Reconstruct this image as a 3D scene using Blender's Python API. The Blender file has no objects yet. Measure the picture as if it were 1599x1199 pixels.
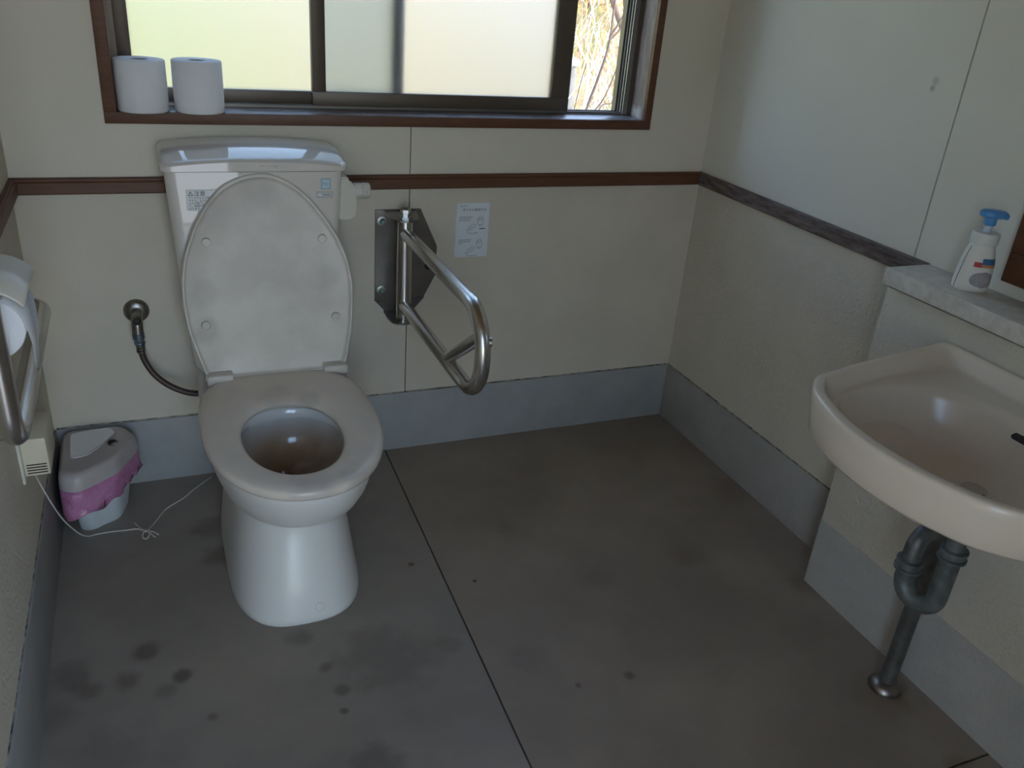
import bpy, bmesh, math, random
from mathutils import Vector, Matrix
random.seed(7)
S = bpy.context.scene
C = S.collection

# ------------------------------------------------------------------ camera
cam_d = bpy.data.cameras.new('camera')
cam_d.sensor_fit = 'HORIZONTAL'; cam_d.sensor_width = 36.0
cam_d.lens = 36.0 * 1324.31 / 1599.0
cam_d.clip_start = 0.02; cam_d.clip_end = 300
cam = bpy.data.objects.new('camera', cam_d); C.objects.link(cam)
cam.location = (0.29490, -2.20002, 1.34338)
cam.rotation_euler = (1.11908, -0.076813, -0.386235)
S.camera = cam

# ------------------------------------------------------------------ sky, sun, exposure
world = bpy.data.worlds.new('world'); S.world = world
world.use_nodes = True
wn = world.node_tree.nodes; wl = world.node_tree.links
bg = wn['Background']
sky = wn.new('ShaderNodeTexSky')
sky.sky_type = 'NISHITA'
sky.sun_disc = False
sky.sun_elevation = math.radians(38)
sky.sun_rotation = math.radians(115)
sky.air_density = 1.0; sky.dust_density = 1.0; sky.ozone_density = 1.0
wl.new(sky.outputs[0], bg.inputs[0])
bg.inputs[1].default_value = 1.20

sun_d = bpy.data.lights.new('sun', 'SUN')
sun_d.energy = 5.2; sun_d.angle = math.radians(0.6); sun_d.color = (1.0, 0.93, 0.82)
sun = bpy.data.objects.new('sun', sun_d); C.objects.link(sun)
sun.location = (6, -3, 8)
sun.rotation_euler = Vector((0.80, -0.42, 0.60)).to_track_quat('Z', 'Y').to_euler()

S.view_settings.view_transform = 'Standard'
S.view_settings.look = 'None'
S.view_settings.gamma = 1.0
S.view_settings.use_curve_mapping = False
S.view_settings.exposure = 0.26

W = 1.86          # room width
YF = -2.45        # front wall (behind the camera)
ZC = 2.35         # ceiling
XL = 1.745        # face of the low ledge wall
YL = -0.909       # where the ledge wall starts
ZB = 0.19         # baseboard top
ZR0, ZR1 = 0.803, 0.84   # dado rail

# ------------------------------------------------------------------ materials
def mat(name, col, rough=0.5, metal=0.0, var=0.0, vscale=8.0, col2=None, bump=0.0, bscale=60.0,
        spec=0.5, coat=0.0, coat_ior=1.5, bdist=.004, stains=None, detail=4.0, streak=None):
    m = bpy.data.materials.new(name); m.use_nodes = True
    nt = m.node_tree; n = nt.nodes; l = nt.links
    b = n['Principled BSDF']
    b.inputs['Roughness'].default_value = rough
    b.inputs['Metallic'].default_value = metal
    b.inputs['Specular IOR Level'].default_value = spec
    b.inputs['Coat Weight'].default_value = coat
    b.inputs['Coat Roughness'].default_value = 0.02
    b.inputs['Coat IOR'].default_value = coat_ior
    tc = n.new('ShaderNodeTexCoord')
    base = (*col, 1)
    sock = None
    if var > 0 or col2 is not None:
        no = n.new('ShaderNodeTexNoise'); no.inputs['Scale'].default_value = vscale
        no.inputs['Detail'].default_value = detail; no.inputs['Roughness'].default_value = 0.6
        if streak:
            mp = n.new('ShaderNodeMapping'); mp.inputs['Scale'].default_value = streak
            l.new(tc.outputs['Object'], mp.inputs[0]); l.new(mp.outputs[0], no.inputs['Vector'])
        else:
            l.new(tc.outputs['Object'], no.inputs['Vector'])
        r = n.new('ShaderNodeValToRGB')
        r.color_ramp.elements[0].position = 0.36; r.color_ramp.elements[1].position = 0.66
        c2 = col2 if col2 is not None else tuple(c * (1 - var) for c in col)
        r.color_ramp.elements[0].color = (*c2, 1); r.color_ramp.elements[1].color = base
        l.new(no.outputs['Fac'], r.inputs[0]); sock = r.outputs[0]
    if stains:
        nz = n.new('ShaderNodeTexNoise'); nz.inputs['Scale'].default_value = 22; nz.inputs['Detail'].default_value = 5
        l.new(tc.outputs['Object'], nz.inputs['Vector'])
        for (p, rad, scol, amt) in stains:
            d = n.new('ShaderNodeVectorMath'); d.operation = 'DISTANCE'
            l.new(tc.outputs['Object'], d.inputs[0]); d.inputs[1].default_value = p
            ad = n.new('ShaderNodeMath'); ad.operation = 'MULTIPLY_ADD'
            l.new(nz.outputs['Fac'], ad.inputs[0]); ad.inputs[1].default_value = rad * 1.6; 
            l.new(d.outputs['Value'], ad.inputs[2])
            mr = n.new('ShaderNodeMapRange'); mr.interpolation_type = 'SMOOTHSTEP'
            mr.inputs['From Min'].default_value = rad * 2.15; mr.inputs['From Max'].default_value = rad * 1.15
            mr.inputs['To Min'].default_value = 0; mr.inputs['To Max'].default_value = amt
            l.new(ad.outputs[0], mr.inputs['Value'])
            mx = n.new('ShaderNodeMix'); mx.data_type = 'RGBA'
            l.new(mr.outputs[0], mx.inputs[0])
            if sock is None: mx.inputs[6].default_value = base
            else: l.new(sock, mx.inputs[6])
            mx.inputs[7].default_value = (*scol, 1)
            sock = mx.outputs[2]
    if sock is None: b.inputs['Base Color'].default_value = base
    else: l.new(sock, b.inputs['Base Color'])
    if bump > 0:
        nb = n.new('ShaderNodeTexNoise'); nb.inputs['Scale'].default_value = bscale; nb.inputs['Detail'].default_value = 3
        l.new(tc.outputs['Object'], nb.inputs['Vector'])
        bp = n.new('ShaderNodeBump'); bp.inputs['Strength'].default_value = bump; bp.inputs['Distance'].default_value = bdist
        l.new(nb.outputs['Fac'], bp.inputs['Height']); l.new(bp.outputs[0], b.inputs['Normal'])
    return m

BR = (0.16, 0.115, 0.085)
FZ = .06
def fs(x, y, r, c, a): return ((x, y, FZ), r, c, a)
DK = (0.115, 0.085, 0.068); DG = (0.145, 0.122, 0.10); BRN = (0.20, 0.14, 0.09)
fst = [fs(0.182, -0.685, 0.03, DK, 0.75),
       fs(0.15, -0.76, 0.03, DK, 0.6),
       fs(0.044, -0.715, 0.04, DG, 0.6),
       fs(0.078, -0.768, 0.03, DK, 0.5),
       fs(0.252, -0.777, 0.02, DK, 0.8),
       fs(0.22, -0.81, 0.022, DG, 0.5),
       fs(0.533, -0.843, 0.016, DK, 0.55),
       fs(0.553, -0.914, 0.017, DK, 0.6),
       fs(0.546, -0.97, 0.01, DK, 0.8),
       fs(0.66, -0.85, 0.1, DG, 0.45),
       fs(0.579, -1.109, 0.05, DK, 0.55),
       fs(0.3, -0.906, 0.012, DK, 0.6),
       fs(0.8, -0.563, 0.008, (0.16,0.075,0.03), 0.95),
       fs(0.931, -0.669, 0.006, (0.05,0.04,0.03), 0.9),
       fs(1.144, -1.063, 0.013, DK, 0.7),
       fs(1.025, -1.053, 0.008, DK, 0.7),
       fs(1.494, -0.738, 0.05, BRN, 0.45),
       fs(1.652, -1.283, 0.07, BRN, 0.6),
       fs(1.75, -0.93, 0.06, BRN, 0.6),
       fs(1.085, -0.4875, 0.03, BRN, 0.35),
       fs(0.11, -0.937, 0.07, DG, 0.4),
       fs(0.03, -0.82, 0.04, DG, 0.4),
       fs(1.66, -1.475, 0.035, BRN, 0.7),
       fs(1.227, -0.74, 0.05, DG, 0.3),
       fs(0.36, -0.4, 0.05, DK, 0.6),
       fs(0.34, -0.27, 0.045, DK, 0.5),
       fs(0.5, -0.74, 0.03, DK, 0.5),
       fs(0.8, -0.86, 0.03, DG, 0.4),
       fs(0.95, -0.95, 0.05, DG, 0.3),
       fs(1.82, -0.5, 0.07, BRN, 0.4)]
M = {}
M['wall'] = mat('cream_wall_board', (0.71, 0.645, 0.525), .55, var=.06, vscale=3, bump=.05, bscale=90)
M['wall_low'] = mat('cream_dado_board', (0.66, 0.59, 0.475), .55, var=.09, vscale=4, bump=.08, bscale=120)
M['wall_up_right'] = mat('off_white_panel', (0.74, 0.705, 0.61), .45, var=.05, vscale=3, stains=[((-.07, .420, 1.205), .009, (.44, .40, .33), .6), ((-.07, .423, 1.19), .007, (.36, .32, .26), .7)])
M['stucco'] = mat('cream_stucco_paint', (0.64, 0.575, 0.46), .7, var=.08, vscale=5, bump=.5, bscale=105, bdist=.007)
M['plaster_left'] = mat('cream_plaster', (0.65, 0.585, 0.475), .65, var=.08, vscale=5, bump=.5, bscale=110, bdist=.008)
M['gap'] = mat('joint_filler', (0.14, 0.125, 0.085), .9, var=.3, vscale=30)
M['ceil'] = mat('varnished_board_ceiling', (0.44, 0.31, 0.19), .6, var=.2, vscale=5, streak=(8, 1, 1))
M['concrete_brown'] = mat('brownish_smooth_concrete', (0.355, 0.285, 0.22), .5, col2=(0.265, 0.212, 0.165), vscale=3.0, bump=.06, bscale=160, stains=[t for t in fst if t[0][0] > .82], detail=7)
M['concrete'] = mat('smooth_concrete', (0.345, 0.295, 0.245), .5, col2=(0.255, 0.218, 0.182), vscale=3.2, bump=.06, bscale=160, stains=[t for t in fst if t[0][0] < .9], detail=7)
M['crack'] = mat('broken_dark_seam', (0.56, 0.51, 0.42), .9, col2=(0.05, 0.04, 0.03), vscale=34)
M['joint'] = mat('floor_joint', (0.12, 0.10, 0.08), .9, var=.3, vscale=40)
M['grey_paint'] = mat('blue_grey_skirting_paint', (0.37, 0.37, 0.36), .55, var=.12, vscale=9, bump=.06, bscale=80)
M['warm_grey_paint'] = mat('warm_grey_skirting_paint', (0.39, 0.365, 0.33), .55, var=.12, vscale=9, bump=.06, bscale=80)
M['grey_paint_rough'] = mat('grey_paint_over_stucco', (0.47, 0.445, 0.40), .7, var=.12, vscale=8, bump=.4, bscale=105, bdist=.007)
M['brown'] = mat('dark_brown_painted_wood', (0.135, 0.052, 0.023), .5, var=.25, vscale=12, streak=(1, 1, 6))
M['brown_worn'] = mat('weathered_brown_wood', (0.20, 0.155, 0.135), .55, col2=(0.075, 0.045, 0.035), vscale=14, streak=(7, 1.2, 7), bump=.25, bscale=60)
M['sill'] = mat('worn_sill_wood', (0.38, 0.335, 0.335), .36, col2=(0.09, 0.062, 0.06), vscale=16, streak=(1.2, 8, 1), bump=.12, bscale=70)
M['jamb'] = mat('weathered_jamb_wood', (0.19, 0.135, 0.115), .5, col2=(0.10, 0.066, 0.055), vscale=14, streak=(5, 5, 1),
                stains=[((.694, .03, .025), .022, (0.42, 0.36, 0.31), .8), ((.694, .055, .03), .018, (0.40, 0.35, 0.30), .7)])
M['bronze'] = mat('bronze_anodised_aluminium', (0.125, 0.095, 0.072), .42, metal=.3, var=.1)
M['track'] = mat('worn_aluminium_track', (0.30, 0.28, 0.26), .45, metal=.6, var=.2)
M['rubber'] = mat('black_gasket', (0.012, 0.012, 0.012), .6)
M['ceramic'] = mat('ivory_glazed_ceramic', (0.76, 0.73, 0.67), .32, coat=.08, var=.02, vscale=5)
M['tank'] = mat('ivory_tank_ceramic', (0.75, 0.69, 0.61), .5, spec=.2, coat=1.0, coat_ior=2.0, var=.02)
M['seat'] = mat('beige_seat_plastic', (0.80, 0.71, 0.60), .24, col2=(0.74, 0.655, 0.55), vscale=6, spec=.5,
                stains=[((-.01, .03, .41), .05, (0.50, 0.44, 0.39), .3), ((.0, -.39, .395), .055, (0.52, 0.46, 0.42), .5),
                        ((.09, -.36, .395), .045, (0.46, 0.41, 0.37), .5), ((.05, .0, .41), .03, (0.45, 0.40, 0.35), .35)])
M['lid'] = mat('grimy_lid_plastic', (0.72, 0.665, 0.585), .36, col2=(0.625, 0.57, 0.495), vscale=9, spec=.5,
               stains=[((-.145, .165, .53), .032, (0.36, 0.33, 0.30), .33), ((-.15, .175, .62), .035, (0.42, 0.39, 0.36), .27),
                       ((.14, .18, .64), .03, (0.43, 0.40, 0.37), .27), ((-.10, .19, .80), .05, (0.47, 0.44, 0.41), .24),
                       ((-.02, .195, .86), .05, (0.46, 0.43, 0.40), .22), ((.16, .165, .535), .022, (0.42, 0.39, 0.36), .27)])
def bowl_inside():
    m = mat('stained_bowl_glaze', (0.70, 0.68, 0.645), .15, coat=.5)
    nt = m.node_tree; n = nt.nodes; l = nt.links; b = n['Principled BSDF']
    tc = n.new('ShaderNodeTexCoord'); sp = n.new('ShaderNodeSeparateXYZ'); l.new(tc.outputs['Object'], sp.inputs[0])
    no = n.new('ShaderNodeTexNoise'); no.inputs['Scale'].default_value = 14; l.new(tc.outputs['Object'], no.inputs['Vector'])
    ad = n.new('ShaderNodeMath'); ad.operation = 'MULTIPLY_ADD'; l.new(no.outputs['Fac'], ad.inputs[0]); ad.inputs[1].default_value = .05
    l.new(sp.outputs['Z'], ad.inputs[2])
    r = n.new('ShaderNodeValToRGB'); e = r.color_ramp.elements
    e[0].position = .262; e[0].color = (0.12, 0.06, 0.025, 1)
    e[1].position = .385; e[1].color = (0.72, 0.70, 0.66, 1)
    k = e.new(.315); k.color = (0.47, 0.34, 0.22, 1)
    l.new(ad.outputs[0], r.inputs[0]); l.new(r.outputs[0], b.inputs['Base Color'])
    return m
M['bowl_in'] = bowl_inside()
M['water'] = mat('dark_bowl_water', (0.012, 0.007, 0.004), .05)
M['steel'] = mat('brushed_stainless_steel', (0.66, 0.63, 0.59), .25, metal=1, var=.06, vscale=40)
M['plate'] = mat('dull_stainless_plate', (0.30, 0.28, 0.265), .34, metal=1, var=.2, vscale=10)
M['chrome'] = mat('chrome_plating', (0.62, 0.60, 0.56), .14, metal=1)
M['bolt'] = mat('zinc_bolt', (0.55, 0.57, 0.55), .3, metal=1)
M['green_screw'] = mat('verdigris_screw', (0.16, 0.30, 0.27), .5, metal=.6)
M['old_metal'] = mat('tarnished_nickel', (0.32, 0.295, 0.27), .33, metal=1, var=.25, vscale=30)
M['blue_nut'] = mat('blue_grey_coupling', (0.22, 0.27, 0.33), .35, metal=.8, var=.2, vscale=40)
M['hose'] = mat('brown_rubber_hose', (0.06, 0.036, 0.028), .45)
M['pipe'] = mat('oxidised_grey_pipe', (0.20, 0.205, 0.20), .5, metal=.6, col2=(0.12, 0.115, 0.105), vscale=30, bump=.1)
M['pipe_blue'] = mat('verdigris_pipe', (0.21, 0.235, 0.225), .5, metal=.5, col2=(0.12, 0.135, 0.13), vscale=35, bump=.1)
M['ivory_plastic'] = mat('aged_ivory_plastic', (0.66, 0.62, 0.52), .4, var=.04)
M['cream_plastic'] = mat('cream_plastic', (0.68, 0.61, 0.45), .42, var=.05)
M['slot'] = mat('dark_slot', (0.03, 0.028, 0.022), .8)
M['paper'] = mat('white_tissue', (0.82, 0.81, 0.82), .95, var=.02, vscale=30, bump=.15, bscale=180, spec=.1)
_pb = M['paper'].node_tree.nodes['Principled BSDF']; _pb.inputs['Subsurface Weight'].default_value = .6; _pb.inputs['Subsurface Radius'].default_value = (1, 1, 1); _pb.inputs['Subsurface Scale'].default_value = .02
M['core'] = mat('grey_cardboard', (0.42, 0.39, 0.36), .9, spec=.1)
M['bin_lid'] = mat('warm_grey_bin_plastic', (0.50, 0.45, 0.42), .4, var=.06)
M['bin_body'] = mat('pale_blue_grey_plastic', (0.60, 0.64, 0.65), .4, var=.05)
M['bin_flap'] = mat('pale_flap_plastic', (0.93, 0.93, 0.92), .35, var=.04)
M['bag'] = mat('pink_plastic_film', (0.58, 0.25, 0.41), .28, col2=(0.47, 0.18, 0.33), vscale=14, bump=.9, bscale=28, bdist=.012)
M['string'] = mat('off_white_cord', (0.62, 0.59, 0.52), .9)
M['sink'] = mat('almond_glazed_ceramic', (0.77, 0.665, 0.535), .26, coat=.15, var=.02)
M['stone'] = mat('speckled_artificial_marble', (0.74, 0.69, 0.61), .35, col2=(0.58, 0.53, 0.46), vscale=45, detail=6)
M['bottle'] = mat('white_bottle_plastic', (0.80, 0.78, 0.72), .35)
M['bottle_cap'] = mat('translucent_white_collar', (0.74, 0.74, 0.68), .35)
M['blue'] = mat('light_blue_pump_plastic', (0.10, 0.32, 0.66), .35)
M['stem'] = mat('milky_pump_stem', (0.55, 0.60, 0.68), .35)
M['lab_blue'] = mat('label_blue', (0.05, 0.17, 0.32), .4)
M['lab_red'] = mat('label_red', (0.55, 0.05, 0.06), .4)
M['lab_grey'] = mat('label_grey', (0.45, 0.43, 0.45), .45, var=.3, vscale=60)
M['lab_orange'] = mat('label_orange', (0.65, 0.30, 0.12), .45)
M['seam'] = mat('grey_seam', (0.25, 0.23, 0.21), .6)
M['card'] = mat('white_card', (0.74, 0.77, 0.79), .45)
M['sticker'] = mat('white_sticker', (0.86, 0.86, 0.83), .4)
M['ink'] = mat('black_ink', (0.025, 0.025, 0.03), .6)
M['ink_grey'] = mat('grey_ink', (0.30, 0.32, 0.34), .6)
M['ink_blue'] = mat('blue_ink', (0.10, 0.30, 0.42), .6)
M['teal'] = mat('teal_print', (0.16, 0.36, 0.42), .5)
M['pale_teal'] = mat('pale_teal_sticker', (0.52, 0.66, 0.68), .45)
M['silver'] = mat('silver_label', (0.60, 0.60, 0.58), .3, metal=.5)
M['mirror'] = mat('mirror_silver', (0.8, 0.8, 0.8), .03, metal=1)
M['grass'] = mat('dry_and_green_grass', (0.55, 0.45, 0.26), .9, col2=(0.27, 0.32, 0.09), vscale=1.2, spec=.1)
M['soil'] = mat('straw_litter_ground', (0.45, 0.285, 0.165), .95, col2=(0.38, 0.265, 0.14), vscale=.5, spec=.1, bump=.5, bscale=8)
M['gravel'] = mat('pale_gravel', (0.40, 0.38, 0.35), .95, col2=(0.28, 0.27, 0.25), vscale=20, spec=.1)
M['leaf_dry'] = mat('orange_dry_leaves', (0.55, 0.30, 0.10), .8, col2=(0.38, 0.17, 0.06), vscale=9, spec=.1)
M['leaf_yel'] = mat('yellow_green_leaves', (0.45, 0.42, 0.12), .8, col2=(0.22, 0.28, 0.07), vscale=9, spec=.1)
M['twig'] = mat('grey_brown_bark', (0.20, 0.14, 0.11), .9, var=.3, vscale=20, spec=.1)
M['straw'] = mat('pale_dry_stalks', (0.80, 0.72, 0.58), .9, var=.2, vscale=9, spec=.1)
M['post'] = mat('weathered_grey_post', (0.16, 0.155, 0.145), .9, var=.2, vscale=12)
M['white_cap'] = mat('white_post_cap', (0.80, 0.79, 0.77), .6)
def frosted():
    m = bpy.data.materials.new('frosted_glass'); m.use_nodes = True
    nt = m.node_tree; n = nt.nodes; l = nt.links
    n.remove(n['Principled BSDF'])
    g = n.new('ShaderNodeBsdfGlass'); g.inputs['Roughness'].default_value = .62; g.inputs['IOR'].default_value = 1.45
    g.inputs['Color'].default_value = (.80, .805, .785, 1)
    l.new(g.outputs[0], n['Material Output'].inputs[0])
    return m
M['frost'] = frosted()

# ------------------------------------------------------------------ geometry helpers
def origin(p):
    v = Vector((0, 0, 0))
    while p is not None:
        v += p.location; p = p.parent
    return v
def mk(name, verts, faces, m, parent=None, smooth=False, base=True, mats=None, fm=None):
    vs = [Vector(v) for v in verts]
    if parent is not None: o0 = origin(parent)
    elif base and vs:
        xs = [v.x for v in vs]; ys = [v.y for v in vs]; zs = [v.z for v in vs]
        o0 = Vector(((min(xs) + max(xs)) / 2, (min(ys) + max(ys)) / 2, min(zs)))
    else: o0 = Vector((0, 0, 0))
    me = bpy.data.meshes.new(name)
    me.from_pydata([v - o0 for v in vs], [], faces)
    bm = bmesh.new(); bm.from_mesh(me)
    bmesh.ops.recalc_face_normals(bm, faces=bm.faces[:])
    bm.to_mesh(me); bm.free()
    for x in (mats or [m]): me.materials.append(x)
    if fm:
        for i, k in enumerate(fm): me.polygons[i].material_index = k
    if smooth:
        for p in me.polygons: p.use_smooth = True
        try: me.set_sharp_from_angle(angle=math.radians(smooth if smooth is not True else 40))
        except Exception: pass
    o = bpy.data.objects.new(name, me); C.objects.link(o)
    if parent is not None: o.parent = parent
    else: o.location = o0
    return o
def box(name, lo, hi, m, parent=None, bev=0.0, seg=2, base=True):
    lo, hi = [min(a, b) for a, b in zip(lo, hi)], [max(a, b) for a, b in zip(lo, hi)]
    bm = bmesh.new()
    v = [bm.verts.new((x, y, z)) for x in (lo[0], hi[0]) for y in (lo[1], hi[1]) for z in (lo[2], hi[2])]
    for f in ((0, 1, 3, 2), (4, 6, 7, 5), (0, 4, 5, 1), (2, 3, 7, 6), (0, 2, 6, 4), (1, 5, 7, 3)):
        bm.faces.new([v[i] for i in f])
    bm.normal_update()
    if bev > 0:
        bmesh.ops.bevel(bm, geom=bm.edges[:], offset=bev, segments=seg, affect='EDGES', profile=.5)
    bm.verts.index_update()
    V = [tuple(x.co) for x in bm.verts]; F = [[x.index for x in f.verts] for f in bm.faces]
    bm.free()
    return mk(name, V, F, m, parent, smooth=30 if bev > 0 else False, base=base)
def prism(name, poly, axis, a, b, m, parent=None, smooth=False):
    # poly: 2-D points; axis: 'x' -> (y,z), 'y' -> (x,z), 'z' -> (x,y)
    def P(p, t):
        return {'x': (t, p[0], p[1]), 'y': (p[0], t, p[1]), 'z': (p[0], p[1], t)}[axis]
    n = len(poly)
    V = [P(p, a) for p in poly] + [P(p, b) for p in poly]
    F = [list(range(n))[::-1], list(range(n, 2 * n))] + [[i, (i + 1) % n, n + (i + 1) % n, n + i] for i in range(n)]
    return mk(name, V, F, m, parent, smooth=smooth)
def loft(name, secs, m, parent=None, cap0=True, cap1=True, smooth=40, mats=None, secmat=None):
    n = len(secs[0]); V = []; F = []; fm = []
    for s in secs: V += [tuple(p) for p in s]
    for k in range(len(secs) - 1):
        for i in range(n):
            j = (i + 1) % n
            F.append([k * n + i, k * n + j, (k + 1) * n + j, (k + 1) * n + i]); fm.append(secmat[k] if secmat else 0)
    if cap0: F.append(list(range(n))[::-1]); fm.append(secmat[0] if secmat else 0)
    if cap1: F.append([(len(secs) - 1) * n + i for i in range(n)]); fm.append(secmat[-1] if secmat else 0)
    return mk(name, V, F, m, parent, smooth=smooth, mats=mats, fm=fm)
def ring(c, r, ax, n=20, r2=None):
    ax = Vector(ax).normalized()
    u = ax.orthogonal().normalized(); w = ax.cross(u)
    return [Vector(c) + u * math.cos(2 * math.pi * i / n) * r + w * math.sin(2 * math.pi * i / n) * (r2 or r) for i in range(n)]
def lathe(name, prof, c, ax, m, parent=None, n=24, smooth=35):
    # prof: (radius, distance along axis)
    ax = Vector(ax).normalized(); c = Vector(c)
    return loft(name, [ring(c + ax * d, max(r, 1e-4), ax, n) for r, d in prof], m, parent, smooth=smooth)
def fillet(pts, r, seg=8, closed=False):
    pts = [Vector(p) for p in pts]; out = []; n = len(pts)
    for i, p in enumerate(pts):
        if not closed and i in (0, n - 1): out.append(p); continue
        a = pts[(i - 1) % n]; b = pts[(i + 1) % n]
        rr = r[i] if isinstance(r, (list, tuple)) else r
        u = (a - p); v = (b - p); lu, lv = u.length, v.length; u.normalize(); v.normalize()
        ang = u.angle(v)
        if ang > math.pi - .02 or rr <= 0: out.append(p); continue
        d = min(rr / math.tan(ang / 2), lu * .49, lv * .49); R = d * math.tan(ang / 2)
        ctr = p + (u + v).normalized() * (R / math.sin(ang / 2))
        s = p + u * d - ctr; e = p + v * d - ctr; tot = s.angle(e); axn = s.cross(e).normalized()
        for k in range(seg + 1):
            out.append(ctr + Matrix.Rotation(tot * k / seg, 3, axn) @ s)
    return out
def spline(pts, n=8):
    pts = [Vector(p) for p in pts]; out = []
    for i in range(len(pts) - 1):
        p0 = pts[max(i - 1, 0)]; p1 = pts[i]; p2 = pts[i + 1]; p3 = pts[min(i + 2, len(pts) - 1)]
        for k in range(n):
            t = k / n
            out.append(.5 * ((2 * p1) + (p2 - p0) * t + (2 * p0 - 5 * p1 + 4 * p2 - p3) * t * t + (3 * p1 - p0 - 3 * p2 + p3) * t ** 3))
    out.append(pts[-1]); return out
def sweep(pts, r, n=14, taper=None):
    pts = [Vector(p) for p in pts]
    t0 = (pts[1] - pts[0]).normalized(); u = t0.orthogonal().normalized(); secs = []
    for i, p in enumerate(pts):
        t = (pts[min(i + 1, len(pts) - 1)] - pts[max(i - 1, 0)]).normalized()
        u = (u - t * u.dot(t)).normalized(); w = t.cross(u)
        rr = r if taper is None else r * (1 + (taper - 1) * i / (len(pts) - 1))
        secs.append([p + u * math.cos(2 * math.pi * k / n) * rr + w * math.sin(2 * math.pi * k / n) * rr for k in range(n)])
    return secs
def tube(name, pts, r, m, parent=None, n=14, taper=None):
    return loft(name, sweep(pts, r, n, taper), m, parent, smooth=50)
def thing(name, label, cat, loc, group=None):
    o = bpy.data.objects.new(name, None); C.objects.link(o)
    o.empty_display_size = .05
    o.location = loc; o['label'] = label; o['category'] = cat
    if group: o['group'] = group
    return o
def tag(o, label, cat, group=None):
    o['label'] = label; o['category'] = cat
    if group: o['group'] = group
    return o
def struct(o, label=None):
    o['kind'] = 'structure'
    if label: o['label'] = label
    return o
def sroot(name, loc, label=None):
    o = bpy.data.objects.new(name, None); C.objects.link(o); o.location = loc; o.empty_display_size = .05
    return struct(o, label)
def text(name, body, size, loc, m, parent, rotz=0.0, tilt=math.pi / 2, align='LEFT', wide=1.0):
    cu = bpy.data.curves.new(name, 'FONT'); cu.body = body; cu.size = size; cu.align_x = align; cu.resolution_u = 2
    t = bpy.data.objects.new(name, cu); C.objects.link(t)
    dg = bpy.context.evaluated_depsgraph_get()
    me = bpy.data.meshes.new_from_object(t.evaluated_get(dg))
    bpy.data.objects.remove(t)
    R = Matrix.Translation(Vector(loc)) @ Matrix.Rotation(rotz, 4, 'Z') @ Matrix.Rotation(tilt, 4, 'X') @ Matrix.Diagonal((wide, 1, 1, 1))
    V = [R @ v.co for v in me.vertices]; F = [list(p.vertices) for p in me.polygons]
    bpy.data.meshes.remove(me)
    return mk(name, V, F, m, parent)
def egg(xc, hw, yb, yf, ym, z, nb=4.5, nf=2.3, n=72):
    out = []
    for i in range(n):
        a = 2 * math.pi * i / n; c, s = math.cos(a), math.sin(a)
        e = nb if s > 0 else nf
        x = xc + hw * math.copysign(abs(c) ** (2 / e), c)
        y = ym + (yb - ym if s > 0 else ym - yf) * math.copysign(abs(s) ** (2 / e), s)
        out.append(Vector((x, y, z)))
    return out
def radial(poly, ctr, n=144):
    # resample a closed 2-D polygon by angle about ctr
    out = []; m_ = len(poly)
    for i in range(n):
        a = 2 * math.pi * i / n; d = (math.cos(a), math.sin(a)); best = None
        for k in range(m_):
            x1, y1 = poly[k][0] - ctr[0], poly[k][1] - ctr[1]
            x2, y2 = poly[(k + 1) % m_][0] - ctr[0], poly[(k + 1) % m_][1] - ctr[1]
            ex, ey = x2 - x1, y2 - y1
            den = d[0] * ey - d[1] * ex
            if abs(den) < 1e-12: continue
            t = (x1 * ey - y1 * ex) / den; s = (x1 * d[1] - y1 * d[0]) / den
            if t > 0 and -1e-9 <= s <= 1 + 1e-9 and (best is None or t > best): best = t
        out.append((ctr[0] + d[0] * best, ctr[1] + d[1] * best))
    return out

# ================================================================== the room
# floor: four concrete slabs with recessed joints
fl = sroot('floor', (0, 0, -.06), 'grey concrete floor')
box('subfloor', (-.1, YF - .1, -.06), (W + .1, .1, -.006), M['joint'], fl)
g = .0022
def jx(y): return .877 + (.877 - .848) / 1.216 * y
yc = -1.476
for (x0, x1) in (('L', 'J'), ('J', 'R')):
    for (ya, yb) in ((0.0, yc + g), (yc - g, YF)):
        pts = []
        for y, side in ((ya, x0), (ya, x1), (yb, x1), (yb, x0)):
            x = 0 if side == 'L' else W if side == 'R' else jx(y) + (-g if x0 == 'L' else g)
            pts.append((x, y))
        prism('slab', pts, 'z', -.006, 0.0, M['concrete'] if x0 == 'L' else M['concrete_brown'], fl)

# back wall with window opening
WX0, WX1, WZ0, WZ1 = .226, 1.638, .978, 1.86
wb = sroot('wall_back', (W / 2, .06, 0), 'cream back wall of boards')
T = .14
box('core', (-.14, .010, -.06), (W + .14, T, WZ0), M['gap'], wb)
box('core', (-.14, .010, WZ0), (WX0, T, ZC + .1), M['gap'], wb)
box('core', (WX1, .010, WZ0), (W + .14, T, ZC + .1), M['gap'], wb)
box('core', (WX0, .010, WZ1), (WX1, T, ZC + .1), M['gap'], wb)
XJ = .937; q = .0014
def wpan(poly, m=M['wall']): prism('wall_panel', poly, 'y', 0.0, .010, m, wb)
wpan([(0, 0), (XJ - q, 0), (XJ - q, ZR0 + .01), (0, ZR0 + .01)], M['wall_low'])
wpan([(XJ + q, 0), (W, 0), (W, ZR0 + .01), (XJ + q, ZR0 + .01)], M['wall_low'])
wpan([(0, ZR0 + .01), (XJ - q, ZR0 + .01), (XJ - q, WZ0), (WX0, WZ0), (WX0, WZ1), (XJ - q, WZ1), (XJ - q, ZC), (0, ZC)])
wpan([(XJ + q, ZR0 + .01), (W, ZR0 + .01), (W, ZC), (XJ + q, ZC), (XJ + q, WZ1), (WX1, WZ1), (WX1, WZ0), (XJ + q, WZ0)])

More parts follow.
